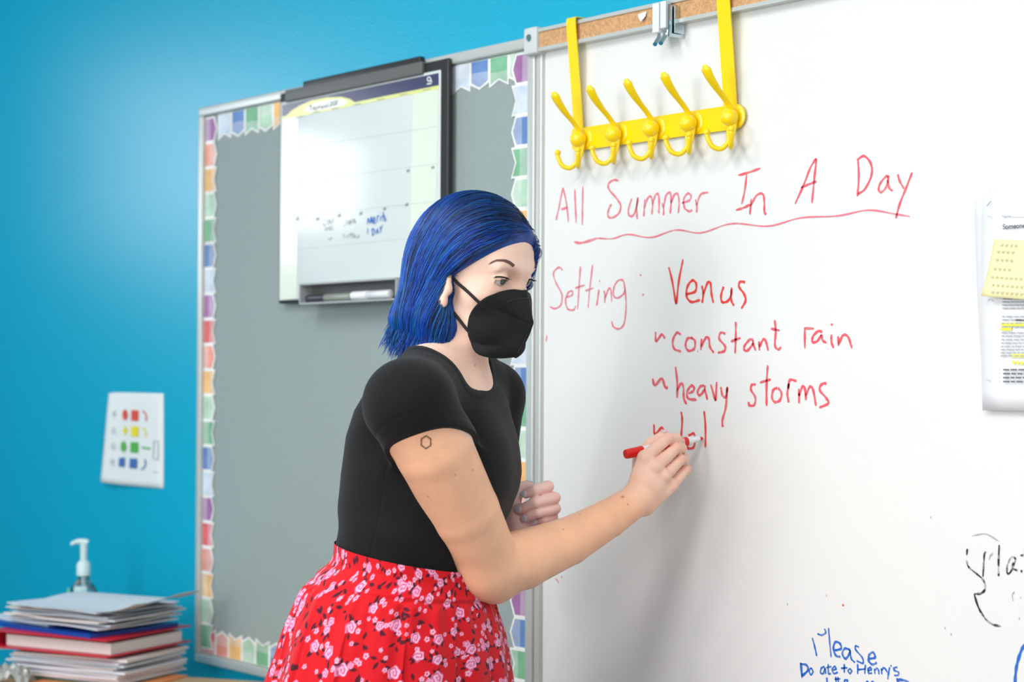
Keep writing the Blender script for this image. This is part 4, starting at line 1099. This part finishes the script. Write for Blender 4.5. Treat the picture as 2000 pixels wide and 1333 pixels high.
m_skin = mat('skin', (0.8, 0.5, 0.4, 1), rough=0.48, spec=0.35, sss=0.12, attr='Col', noise=(34, 0.06), bump=(420, 0.00025))
fast_mesh('body', BV, BQ, m_skin, person, SK)

# ------------------------------------------------------------------ eyes, brows, lashes, tattoo, nails
m_eye = [mat('eye_white', srgb(196, 184, 178), rough=0.15), mat('iris_grey', srgb(84, 92, 90), rough=0.12), mat('pupil', srgb(14, 12, 12), rough=0.1)]
for e in EYC:
    gz = FH*0.88-UH*0.34-LH*0.16; gz /= np.linalg.norm(gz)
    a_ = np.cross(gz, UH); a_ /= np.linalg.norm(a_); ax3 = [a_, np.cross(gz, a_), gz]
    q = MB(); q.ball(e, 0.0121, n=32, ax=ax3)
    for i, f in enumerate(q.f):
        c = np.mean([q.v[j] for j in f], 0)-e; an_ = math.degrees(math.acos(np.clip((c@gz)/np.linalg.norm(c), -1, 1)))
        q.m[i] = 2 if an_ < 11 else 1 if an_ < 31 else 0
    q.build('eye', m_eye, person, recalc=True)
m_brow = mat('brow_hair', srgb(112, 80, 72), rough=0.7)
def mirror(p): 
    q = toH(p); return H(q[0], -q[1], q[2])
def near_surface(p, lift):
    loc, nrm, i, d_ = BTREE.find_nearest(Vector(p)); return np.array(loc)+np.array(nrm)*lift, np.array(nrm)
brow_line = catmull([(960, 514), (968, 510.5), (978, 509.5), (990, 511.5), (999, 516.5), (1007, 524)], 12)
bw = np.interp(np.linspace(0, 1, len(brow_line)), [0, .3, .65, .9, 1], [0.6, 1.5, 2.6, 3.0, 2.0])
bpts = [[], []]
q1, q2 = MB(), MB()
rb_ = random.Random(8)
for i in range(260):
    t = rb_.random()**0.8*(len(brow_line)-6); k = int(t); c0 = brow_line[k]; c1 = brow_line[min(k+5, len(brow_line)-1)]
    dd = (c1-c0)/(np.linalg.norm(c1-c0)+1e-9); nn = np.array([-dd[1], dd[0]]); o_ = rb_.uniform(-1, 1)*bw[k]
    a = c0+nn*o_; b = a-dd*rb_.uniform(4, 7)+nn*(-o_*0.4-0.8)
    (pa, na), (pb, nb_) = hit(*a), hit(*b)
    if pa is None or pb is None or np.linalg.norm(pa-HO) > 0.14 or np.linalg.norm(pb-pa) > 0.02: continue
    for q, mm in ((q1, lambda x: x), (q2, mirror)):
        A0, n0 = near_surface(mm(pa), 0.0005); B0, n1 = near_surface(mm(pb), 0.0008)
        q.tube([A0, (A0+B0)/2+n0*0.0004, B0], [0.00032, 0.00028, 0.00012], n=5)
q1.build('eyebrow', m_brow, person); q2.build('eyebrow', m_brow, person)
m_lash = mat('lash', srgb(24, 17, 17), rough=0.6)
for si, e in zip((-1, 1), EYC):
    q = MB(); L = []
    for t in np.linspace(-1, 1, 15):
        l = t*0.0105; f_ = math.sqrt(max(0.0136**2-l*l, 0)); v = FH*f_*0.98+UH*(0.0004-0.0014*t*t)+LH*l
        v = v/np.linalg.norm(v)*0.0147; L.append(e+v)
    if si < 0:                          # near eye: the lash line follows the lid edge the photograph shows
        L = []
        for t_ in catmull([np.array(p_, float) for p_ in ((966, 542.2), (970, 541.0), (975, 540.8), (982, 541.6), (989, 543.2), (995, 546.5))], 3)[:15]:
            h_, n_ = hit(*t_); L.append(h_+(CAM-h_)/np.linalg.norm(CAM-h_)*0.0008)
        while len(L) < 15: L.append(L[-1]+RT*0.0004)
    q.tube(L, [0.0005]+[0.0011]*13+[0.0005], n=6)
    for i, p in enumerate(L):
        for r_ in range(2):
            w = (p-e)/np.linalg.norm(p-e); out = w*1.0-UH*0.30+LH*(i-7)*0.045*1.0; out /= np.linalg.norm(out)
            ln = 0.0055+0.0015*math.sin(i*2+r_)
            q.tube([p+LH*r_*0.0006, p+out*ln*0.5-UH*0.0004+LH*r_*0.0006, p+out*ln+UH*0.0010+LH*r_*0.0006], [0.0003, 0.00022, 0.00008], n=5)
    if si > 0:
        q.build('eyelash', m_lash, person); continue
    L2 = [e+(FH*math.sqrt(max(0.0133**2-(t*0.0095)**2, 0))-UH*(0.0041-0.0034*t*t)+LH*t*0.0095) for t in np.linspace(-1, 1, 11)]
    q.tube([e+(p-e)/np.linalg.norm(p-e)*0.0134 for p in L2], [0.00025]+[0.0004]*9+[0.00025], n=5)
    q.build('eyelash', m_lash, person)
hexc = (832, 864); q = MB()
HX = [hit(hexc[0]+12.5*math.cos(math.radians(a))*0.85, hexc[1]+12.5*math.sin(math.radians(a))) for a in range(30, 391, 60)]
for (a, na), (b, nb_) in zip(HX[:-1], HX[1:]):
    if a is None or b is None: continue
    stroke(q, [near_surface(a*(1-t)+b*t, 0.0004)[0] for t in np.linspace(-.04, 1.04, 5)], 0.0019, nrm=na, taper=False, n=3)
tt = q.build('tattoo', mat('tattoo_ink', srgb(132, 96, 72), rough=0.6), person, recalc=False, merge=0); tag(tt, 'thin hexagon outline tattoo')
m_nail = mat('nail_polish', srgb(222, 216, 226), rough=0.18, spec=0.6)
m_nail2 = mat('nail_natural', srgb(226, 190, 190), rough=0.2)
def nail(tip, prev, up, r, m, w=0.0052, shift=0.0):
    t = tip-prev; t /= np.linalg.norm(t); n_ = np.asarray(up, float); n_ = n_-t*(n_@t); n_ /= np.linalg.norm(n_)
    c = tip+t*(r*0.38+shift)+n_*r*0.80
    tilt = t-n_*0.28; tilt /= np.linalg.norm(tilt); n2 = n_-tilt*(n_@tilt); n2 /= np.linalg.norm(n2)
    MB().ball(c, (0.0060, w, 0.0014), n=18, ax=[tilt, np.cross(n2, tilt), n2]).build('fingernail', m, person)
nail(R_FING[0][3], R_FING[0][2], -FW+UP*0.45, 0.0066, m_nail2)
nail(R_THUMB[3], R_THUMB[2], UP-FW*0.35, 0.0078, m_nail2)
for i in range(4): nail(L_FING[i][3], L_FING[i][2], [-FW+UP*.25, -FW+UP*.1-RT*.5, -FW-RT*.5, -FW-RT*.3][i], L_RAD[i][3], m_nail, w=0.0050)
nail(L_THUMB[3], L_THUMB[2], UP-FW*0.2, 0.008, m_nail)

# ------------------------------------------------------------------ black tee
shirt = Ops()
shirt.u(torso(0.0, 1), 0)
shirt.u(ell(BR1, (0.046, 0.050, 0.056), [FT, LT, UP]), 0.05); shirt.u(ell(BR2, (0.046, 0.050, 0.056), [FT, LT, UP]), 0.05)
shirt.u(cone(TRR, SHR, 0.044, 0.058), 0.03); shirt.u(cone(TRL, SHL, 0.040, 0.049), 0.03)
h1, h2, h3 = C(764, 903, 2.475), C(850, 836, 2.400), C(921, 862, 2.475)
hn = np.cross(h2-h1, h3-h1); hn /= np.linalg.norm(hn); hn = hn if hn@(ELR-SHR) > 0 else -hn
sl1 = cone(SHR, C(848, 880, 2.462), 0.0605, 0.0590); sl2 = cone(C(848, 880, 2.462), ELR, 0.0590, 0.056)
def sleeve_r(P):
    return np.maximum(smin(sl1(P), sl2(P), 0.01), (P-h2)@hn)
shirt.u(sleeve_r, 0.012)
hl = C(1000, 884, 2.76); hnl = (ELL-SHL)/np.linalg.norm(ELL-SHL)
sl3 = cone(SHL, C(944, 905, 2.78), 0.0515, 0.0490)
shirt.u(lambda P: np.maximum(sl3(P), (P-hl)@hnl), 0.012)
# neckline: an oval hole round the neck
NA, NB_ = C(914, 800, 2.555), C(893, 600, 2.605)
neckhole = lambda P: np.maximum(ell(C(888, 700, 2.575), (0.056, 0.078, 0.060), [cdir(.86, 0, -.5), cdir(.5, 0, .86), UP])(P), -1)
shirt.cut(neckhole, 0.003)
shirt.offset(lambda P: -0.0013*np.clip(1-np.abs(neckhole(P)-0.006)/0.0062, 0, 1)**0.35)
# soft creases at the waist and under the arm, hem stitch on the sleeve
def creases(P):
    q = P-TB; a = q@RT; h = q@UP
    w = 0.0016*np.sin((h*1.0+a*0.42)*95)*np.exp(-((h-0.05)/0.05)**2)+0.0013*np.sin((h*0.8-a*0.7)*80)*np.exp(-((h-0.16)/0.05)**2)*np.exp(-((a+0.02)/0.08)**2)
    return w
shirt.offset(creases)
def stitching_grooves(P):               # side seam and sleeve hem
    d_ = P-CAM; zc = d_@FW; px = PCX+FPX*(d_@RT)/zc; py = PCY-FPX*(d_@UP)/zc
    sx_ = np.interp(py, [900, 960, 1010, 1080, 1140], [757, 748, 741, 724, 704])
    side = 0.0009*np.exp(-((px-sx_)/1.6)**2)*(zc < 2.60)*(py > 905)
    hm = (P-h2)@hn; arm = sl1(P) < 0.008
    return side+0.0007*np.exp(-((hm+0.016)/0.0014)**2)*arm*(sl1(P) > -0.01)
shirt.offset(stitching_grooves)
lo_, hi_ = bounds([C(660, 1150, 2.30), C(660, 680, 2.30), C(1040, 1150, 2.85), C(1040, 680, 2.85), C(700, 680, 2.8)], 0.02)
SV, SQ = mesh_sdf(shirt, lo_, hi_, 0.0018)
m_tee = mat('black_jersey', srgb(16, 15, 17), rough=0.88, spec=0.25, sheen=0.08, noise=(180, 0.15), bump=(700, 0.0004))
fast_mesh('t_shirt', SV, SQ, m_tee, person)

# ------------------------------------------------------------------ red floral skirt
srow = [(1086, 656, 950), (1090, 655, 951), (1112, 653, 953), (1118, 650, 954), (1130, 634, 957), (1165, 594, 968), (1230, 560, 984), (1320, 528, 995), (1400, 505, 1005), (1600, 472, 1022), (1850, 445, 1040)]
sh = [(C(800, y, 2.605)-TB)@UP*-1 for y, _, _ in srow]
scx = [(a+b)/2 for _, a, b in srow]; sw = [(b-a)/2/FPX*2.605 for _, a, b in srow]
hv = np.concatenate([np.arange(sh[0], 0.20, 0.0013), np.linspace(0.2, sh[-1], 45)[1:]])
NT = 900; th = np.linspace(0, 2*math.pi, NT, endpoint=False)
def sm_interp(x, xs, ys):               # monotone-ish smooth profile
    d_ = 0.006; return (np.interp(x-d_, xs, ys)+2*np.interp(x, xs, ys)+np.interp(x+d_, xs, ys))/4
Hh, Th = np.meshgrid(hv, th, indexing='ij')
w = sm_interp(Hh, sh, sw); cxp = sm_interp(Hh, sh, scx)
aa = w/1.046; bb_ = aa*1.2
hb = Hh-sh[0]
rip = np.zeros_like(Hh); rs = np.random.default_rng(2)
band = np.clip((hb-0.042)/0.010, 0, 1)
for k_, amp in ((23, .0016), (31, .0014), (41, .0009)): rip += amp*np.sin(Th*k_+rs.uniform(0, 6)+0.6*np.sin(Th*3+k_))
rip *= band*np.exp(-np.maximum(hb-0.04, 0)/0.09)
for k_, amp in ((9, .006), (14, .0045), (19, .0032)): rip += amp*np.sin(Th*k_+rs.uniform(0, 6)+0.9*np.sin(Th*2+k_))*np.clip((hb-0.04)/0.22, 0, 1.6)
pl = np.mod(Th*14/(2*math.pi)+0.15*np.sin(Th*3), 1.0)               # knife-pleat steps
rip += (0.0065*(pl-0.5))*np.clip((hb-0.055)/0.10, 0, 1)
rip += 0.0014*np.exp(-((hb-0.038)/0.003)**2) - 0.0024*np.exp(-((hb-0.045)/0.003)**2)
ct, st = np.cos(Th), np.sin(Th)
ofx = (FT[None, None]*(ct*(aa+rip))[..., None]+LT[None, None]*(st*(bb_+rip))[..., None])
base = TB[None, None]+RT[None, None]*((cxp-800)/FPX*2.605)[..., None]-UP[None, None]*Hh[..., None]
tilt = 0.205*np.clip(1-hb/0.13, 0, 1)
PV = base+ofx-UP[None, None]*((ofx@RT)*tilt)[..., None]
# printed roses, small blossoms and dark leaves scattered over the cloth
UU = Th*0.155; VV = Hh; CR = np.tile(lin(206, 6, 24), (len(hv), NT, 1))
du = 2*math.pi*0.155/NT
def stamp(u0, v0, R_, fn):
    iv = np.nonzero(np.abs(hv-v0) < R_)[0]
    if not len(iv): return
    ju = int(round(u0/du)); nj = int(R_/du)+2; jj = np.arange(ju-nj, ju+nj+1) % NT
    du_ = (np.arange(ju-nj, ju+nj+1)*du-u0)[None, :]; dv_ = (hv[iv]-v0)[:, None]
    col, m = fn(du_+0*dv_, dv_+0*du_)
    blk = CR[np.ix_(iv, jj)]; CR[np.ix_(iv, jj)] = blk*(1-m[..., None])+col*m[..., None]
DARK = lin(72, 8, 30)
def leaf(R_, a):
    def f(x, y):
        p = x*math.cos(a)+y*math.sin(a); q = -x*math.sin(a)+y*math.cos(a)
        wd_ = R_*0.42*(1-(p/R_)**2); return np.broadcast_to(DARK, x.shape+(3,)), np.clip((wd_-np.abs(q))/0.0008+0.4, 0, 1)
    return f
def rose(R_, ph, pale):
    def f(x, y):
        r = np.hypot(x, y); a = np.arctan2(y, x); e = R_*(1+0.10*np.sin(a*5+ph)); t = r/e
        s = 0.5+0.5*np.sin(t*10+np.sin(a*2+ph)*1.4+a)
        c1, c2, c3 = lin(242, 190, 214), lin(230, 122, 172), lin(192, 24, 92)
        col = c2+(c1-c2)*np.clip(s*1.3-0.2, 0, 1)[..., None]*pale; col = col+(c3-col)*np.clip((0.33-s)*2.6, 0, 1)[..., None]
        return col, np.clip((e-r)/0.0008+0.4, 0, 1)
    return f
def blossom(R_, ph):
    def f(x, y):
        r = np.hypot(x, y); a = np.arctan2(y, x); e = R_*(0.72+0.30*np.abs(np.sin(a*2.5+ph)))
        col = np.where((r < R_*0.30)[..., None], lin(206, 30, 84), lin(238, 164, 196)); return col, np.clip((e-r)/0.0007+0.4, 0, 1)
    return f
rf = random.Random(21); spots = []
while len(spots) < 900:
    u0, v0 = rf.uniform(0, 2*math.pi*0.155), rf.uniform(sh[0], sh[-1]); 
    if all((abs(u0-a)**2+(v0-b)**2) > 0.0225**2 for a, b in spots): spots.append((u0, v0))
    if rf.random() < 0.00004: break
for u0, v0 in spots:
    for k in range(rf.choice((3, 4, 5))): 
        a = rf.uniform(0, 6.28); r_ = rf.uniform(.006, .011); stamp(u0+r_*math.cos(a), v0+r_*math.sin(a), 0.0068, leaf(rf.uniform(.0042, .0062), a+rf.uniform(-.5, .5)))
    if rf.random() < 0.6:
        stamp(u0, v0, 0.010, rose(rf.uniform(.0058, .0082), rf.uniform(0, 6), rf.uniform(.6, 1)))
        if rf.random() < 0.35: a = rf.uniform(0, 6.28); stamp(u0+.012*math.cos(a), v0+.010*math.sin(a), 0.008, rose(rf.uniform(.0042, .0056), rf.uniform(0, 6), .7))
    for k in range(rf.choice((1, 2, 3))):
        a = rf.uniform(0, 6.28); r_ = rf.uniform(.010, .017); stamp(u0+r_*math.cos(a), v0+r_*math.sin(a), 0.0055, blossom(rf.uniform(.0028, .0042), rf.uniform(0, 6)))
nv = len(hv); idx = np.arange(nv*NT).reshape(nv, NT)
SQ2 = np.stack([idx[:-1], np.roll(idx, -1, 1)[:-1], np.roll(idx, -1, 1)[1:], idx[1:]], -1).reshape(-1, 4)[:, ::-1]
m_skirt = mat('red_viscose', (0.7, 0.02, 0.03, 1), rough=0.75, spec=0.25, attr='Col', sheen=0.1)
so = fast_mesh('skirt', PV.reshape(-1, 3), SQ2, m_skirt, person, CR.reshape(-1, 3))

# ------------------------------------------------------------------ face mask
m_mask = mat('mask_fabric', srgb(27, 27, 29), rough=0.78, spec=0.3, bump=(1500, 0.0003))
seam = catmull([(106, 0, -3), (113, 0, -24), (121, 0, -46), (113, 0, -70), (97, 0, -97)], 1)
seam = [np.array(q, float) for q in [(97, 0, -1), (101, 0, -16), (106, 0, -31), (111, 0, -45), (106, 0, -60), (99, 0, -75), (89, 0, -93)]]
edge = [np.array((97, 0, -1), float)]
for p_ in ((1002, 566.5), (985, 569), (965, 574), (946, 582), (930, 596), (920, 614), (916, 638), (920, 662)):
    h_, n_ = hit(*p_); q_ = toH(h_+n_*0.0022); edge.append(q_)
edge += [np.array(q, float) for q in [(50, -46, -91), (70, -25, -96), (89, 0, -93)]]
def resample(p, n):
    p = np.array(p); s_ = np.concatenate([[0], np.cumsum(np.linalg.norm(np.diff(p, axis=0), axis=1))]); s_ /= s_[-1]
    return np.stack([np.interp(np.linspace(0, 1, n), s_, p[:, k]) for k in range(3)], 1)
NMK = 41
sm_, em_ = resample(seam, NMK), resample(catmull(edge, 6), NMK)
mm_ = MB(); half = []
for sd in (1, -1):
    G = []
    for i in range(NMK):
        r_ = []
        for j in range(21):
            s_ = j/20; p = sm_[i]*(1-s_)+em_[i]*s_
            bul = math.sin(math.pi*s_)*(0.8+4.5*(i/(NMK-1)))*math.sin(math.pi*min(1, max(0, i/(NMK-1))))**0.5
            p = p+np.array([0.55, -0.8, 0.1])*bul
            t = i/(NMK-1)
            # moulded fold from the nose apex back to the cheek
            line = 0.47-0.24*s_; p = p+np.array([0.5, -0.85, 0.1])*(2.6/(1+math.exp((t-line)/0.010))*math.exp(-max(0, line-t)/0.22))*(1-s_)**0.5*min(1, s_*8)
            p = p+np.array([0.4, -0.9, 0])*(0.8*math.exp(-((t-0.17-0.02*s_)/0.012)**2))
            if s_ > 0.93: p = p+np.array([0, -0.6, 0])
            r_.append(H(p[0], p[1]*sd, p[2]))
        R3 = np.array(r_)
        for _ in range(3):
            d_ = body.ev(R3); g3 = np.stack([body.ev(R3+np.eye(3)[k]*1e-3)-body.ev(R3-np.eye(3)[k]*1e-3) for k in range(3)], 1)
            g3 /= np.linalg.norm(g3, axis=1)[:, None]+1e-9; R3 = R3+g3*np.maximum(0.0020-d_, 0)[:, None]
        r_ = list(R3)
        G.append(r_)
    mm_.grid(G)
mo = mm_.build('face_mask', m_mask, person, sharp=50, merge=1e-5)
md = mo.modifiers.new('thick', 'SOLIDIFY'); md.thickness = 0.0012; md.offset = 1
tag(mo, 'black folded respirator mask')
m_seam = mat('mask_weld', srgb(70, 70, 72), rough=0.6)
MTREE = BVHTree.FromObject(mo, bpy.context.evaluated_depsgraph_get())
def mhit(px, py):
    d_ = ray(px, py); d_ = d_/np.linalg.norm(d_); o0 = Vector(CAM)-person.location
    loc, nrm, i, dist = MTREE.ray_cast(o0, Vector(d_))
    return (np.array(loc)+np.array(person.location)+NY*0-d_*0.0006) if loc is not None else None
def mline(pts, w, name, dash=None, m=m_seam):
    q = MB(); L = [mhit(*p) for p in catmull([np.array(p_, float) for p_ in pts], 10)]; L = [p for p in L if p is not None]
    if len(L) < 3: return
    if dash:
        for i in range(0, len(L)-1, 2): q.tube([L[i], L[i+1]], w, n=5)
    else: q.tube(L, w, n=6)
    return q.build(name, m, mo)
mline([(967, 600), (990, 610), (1012, 620), (1034, 629)], 0.00045, 'weld_line', m=m_mask)
mline([(990, 590), (1005, 585), (1020, 583), (1033, 582)], 0.00035, 'stitching', dash=True)
mline([(1030, 652), (1024, 665), (1018, 677), (1011, 690)], 0.00035, 'stitching', dash=True)
m_elastic = mat('elastic_cord', srgb(22, 21, 22), rough=0.8)
def strap(pts, lift):
    L = []
    for p in catmull([np.array(q, float) for q in pts], 8):
        h_, n_ = hit(*p)
        if h_ is not None and np.linalg.norm(h_-HO) < 0.17: L.append(h_+n_*lift)
    for _ in range(4): L = [L[0]]+[(L[i-1]+L[i]*2+L[i+1])/4 for i in range(1, len(L)-1)]+[L[-1]]
    return L
for pts in ([(882, 538), (896, 553), (915, 570), (934, 588), (946, 598)], [(876, 598), (885, 608), (897, 622), (912, 641), (922, 652)]):
    L = strap(pts, 0.0022)
    MB().tube(L, 0.0022, n=10, flat=(FW, 0.7)).build('ear_strap', m_elastic, mo)
    L2 = [mirror(p) for p in L]; MB().tube(L2, 0.0022, n=10).build('ear_strap', m_elastic, mo)

# ------------------------------------------------------------------ blue bob hair
hair = Ops()
hair.u(HE((10, 0, 48), (89, 80, 85)), 0)
hair.u(HE((-27, 0, 8), (58, 81, 86)), 0.02)
hair.u(HE((-40, 0, -42), (50, 76, 46)), 0.03)
hair.u(HE((-20, -56, -50), (36, 25, 46)), 0.02); hair.u(HE((-20, 56, -50), (36, 25, 46)), 0.02)
hair.u(HE((-62, -22, -50), (34, 44, 24)), 0.02)
def facecut(P):
    q = toH(P)*0.001; f, l, u = q[:, 0], q[:, 1], q[:, 2]
    lineu = 0.012+0.60*(f-0.014)-0.35*np.maximum(0.02-np.abs(l+0.0), 0)*0
    return np.maximum((u-lineu)*0.86, np.interp(u, [-.085, -.06, -.02, .012], [.012, .016, .006, .016])-f)
hair.cut(facecut, 0.010)
hair.u(cone(H(91, 6, 78), H(82, 46, 54), 0.007, 0.006), 0.012); hair.u(cone(H(82, 46, 54), H(62, 66, 8), 0.006, 0.006), 0.01)
hair.cut(lambda P: toH(P)[:, 2]*0.001+0.083-0.20*np.clip(-toH(P)[:, 0]*0.001+0.0, 0, 0.11), 0.006)
lo_, hi_ = bounds([H(-125, -90, -90), H(110, 90, 140), H(-125, 90, 140), H(110, -90, -90), H(-125, -90, 140), H(110, 90, -90)], 0.02)
HV, HQ = mesh_sdf(hair, lo_, hi_, 0.0020, smooth=4)
m_hairb = mat('hair_mass', srgb(0, 60, 140), rough=0.45, noise=(60, 0.3))
ho = fast_mesh('hair', HV, HQ, m_hairb, person)
HTREE = BVHTree.FromPolygons([Vector(v) for v in HV], [tuple(q) for q in HQ.tolist()])
def flow(q):                            # combing direction in the head frame (mm)
    f, l, u = q.T
    b = np.interp(f, [-75, -40, 0, 30, 70, 100], [0.0, .25, .55, .95, 1.35, 1.5]); a = np.interp(f, [-75, 0, 40, 90], [1.0, 1.0, .85, .62])
    top = np.clip((u-70)/50, 0, 1); sd = np.where(l > 22, 1.0, -1.0)
    low = np.clip((-u-20)/50, 0, 1)
    return np.stack([-b*(1-low)-0.10*low, sd*top*0.9+0.03*l/70, -a], 1)
NST, NPT = 17000, 16
tri = RNG.integers(0, len(HQ), NST); seeds = HV[HQ[tri]].mean(1)+RNG.normal(0, 0.001, (NST, 3))
tgt = RNG.uniform(-0.0005, 0.0036, NST); slen = RNG.uniform(0.045, 0.13, NST)
hq0 = toH(seeds); lane = hq0[:, 1]*0.9+hq0[:, 0]*0.55-hq0[:, 2]*0.15
pts = np.zeros((NST, NPT, 3)); P = seeds.copy(); h_ = 1e-3
def grad(P):
    return np.stack([hair.ev(P+np.eye(3)[k]*h_)-hair.ev(P-np.eye(3)[k]*h_) for k in range(3)], 1)/(2*h_)
wig = RNG.normal(0, 0.10, (NST, 3)); free = RNG.uniform(-90, -70, NST)+0.20*np.clip(-hq0[:, 0], 0, 110); flick = RNG.normal(0.0, 0.12, (NST, 1))
for i in range(NPT):
    pts[:, i] = P
    q = toH(P); g_ = grad(P); g_ /= (np.linalg.norm(g_, axis=1)[:, None]+1e-9)
    D_ = flow(q); D_ = D_@HAX+wig*0.5
    D_ /= np.linalg.norm(D_, axis=1)[:, None]
    fr = (q[:, 2] < free)[:, None]
    Dt = D_-g_*(D_*g_).sum(1)[:, None]; Dt /= (np.linalg.norm(Dt, axis=1)[:, None]+1e-9)
    outw = (-FH*0.35-UH*0.9)[None]+flick*(-FH)[None]+wig*0.6
    Dn = np.where(fr, outw/np.linalg.norm(outw, axis=1)[:, None], Dt)
    P = P+Dn*(slen/(NPT-1))[:, None]*np.where(fr, 0.35, 1.0)
    corr = (hair.ev(P)-tgt)[:, None]*g_
    lift = 1.0 if i < NPT-4 else 0.5
    P = P-np.where(fr, 0, 1)*corr*lift
first = (hair.ev(seeds) > -0.004) & ((facecut(seeds) > 0.0045) | (hq0[:, 0] < 25) | (hq0[:, 1] > 20))
vis = (toH(pts[:, 0])[:, 2] > -84+0.2*np.clip(-hq0[:, 0], 0, 110))
cross = ((facecut(pts.reshape(-1, 3)).reshape(NST, NPT) < 0.001) & (toH(pts.reshape(-1, 3)).reshape(NST, NPT, 3)[..., 0] > 28) & (toH(pts.reshape(-1, 3)).reshape(NST, NPT, 3)[..., 1] < 15)).any(1)
vis &= ~cross
pts = pts[first & vis]; lane = lane[first & vis]; NS = len(pts)
hc = bpy.data.hair_curves.new('hair_strands'); hc.add_curves([NPT]*NS)
hc.attributes['position'].data.foreach_set('vector', (pts-world_loc(person)).astype(np.float32).ravel())
ra = hc.attributes.get('radius') or hc.attributes.new('radius', 'FLOAT', 'POINT')
prof = np.interp(np.arange(NPT), [0, 2, NPT-4, NPT-1], [0.6, 1, 0.9, 0.25])
ra.data.foreach_set('value', (np.tile(prof, NS)*np.repeat(RNG.uniform(0.00022, 0.00040, NS), NPT)).astype(np.float32))
ln_ = lane/9.0; s1 = 0.5+0.5*np.sin(ln_*2.1+np.sin(ln_*0.7)*2); s2 = RNG.random(NS)
cA, cB, cC, cD = lin(0, 66, 160), lin(0, 108, 178), lin(3, 24, 66), lin(2, 62, 212)
mixc = cA[None]*(1-s1[:, None])+cB[None]*s1[:, None]
mixc = np.where((s2 > 0.72)[:, None], cD[None]*0.6+mixc*0.4, mixc); mixc = np.where((s2 < 0.30)[:, None], cC[None], mixc)
ptc = np.repeat(mixc[:, None], NPT, 1); qq = toH(pts.reshape(-1, 3)).reshape(NS, NPT, 3)
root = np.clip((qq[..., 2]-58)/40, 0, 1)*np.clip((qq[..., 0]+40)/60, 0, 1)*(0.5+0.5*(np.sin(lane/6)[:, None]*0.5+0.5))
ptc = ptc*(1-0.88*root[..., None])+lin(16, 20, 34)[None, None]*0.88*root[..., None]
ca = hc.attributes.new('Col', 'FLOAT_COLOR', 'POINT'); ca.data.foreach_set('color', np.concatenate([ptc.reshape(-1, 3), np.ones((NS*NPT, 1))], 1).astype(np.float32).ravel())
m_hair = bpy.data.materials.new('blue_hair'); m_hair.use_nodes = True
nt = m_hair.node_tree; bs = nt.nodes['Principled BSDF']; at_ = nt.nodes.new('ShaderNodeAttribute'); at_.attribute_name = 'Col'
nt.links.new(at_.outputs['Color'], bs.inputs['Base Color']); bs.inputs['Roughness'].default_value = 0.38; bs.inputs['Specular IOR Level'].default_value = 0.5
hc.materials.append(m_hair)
hso = bpy.data.objects.new('hair_strands', hc); COL.objects.link(hso); hso.parent = ho

# ------------------------------------------------------------------ red marker in the writing hand
mk = thing('dry_erase_marker', MK0, 'red and white marker held in the writing hand with its tip on the board', 'marker')
ax_ = (MK1-MK0); ML = np.linalg.norm(ax_); ax_ /= ML
m_mred, m_mwhite = mat('marker_red', srgb(228, 26, 18), rough=0.3), mat('marker_white', srgb(240, 240, 240), rough=0.3)
MB().lathe(MK0, ax_, [(0, 0.0032), (0.0004, 0.0064), (0.0016, 0.0070), (0.004, 0.0073), (0.008, 0.0074), (0.0084, 0.0070), (0.010, 0.0070), (0.0104, 0.0075), (0.030, 0.0079), (0.0305, 0.0070)], n=32).build('cap', m_mred, mk)
MB().lathe(MK0+ax_*0.030, ax_, [(0, 0.0070), (0.075, 0.0072), (ML-0.030-0.029, 0.0072), (ML-0.030-0.0285, 0.0069), (ML-0.030-0.022, 0.0066), (ML-0.030-0.0215, 0.0045), (ML-0.030-0.007, 0.0038)], n=32).build('barrel', m_mwhite, mk)
MB().lathe(MK0+ax_*0.048, ax_, [(0, 0.00735), (0.0005, 0.0075), (ML-0.048-0.0305, 0.0075), (ML-0.048-0.030, 0.00735)], n=32).build('label_band', m_mred, mk)
MB().lathe(MK1-ax_*0.0072, ax_, [(0, 0.0030), (0.004, 0.0028), (0.0068, 0.0012)], n=16).build('nib', m_mred, mk)
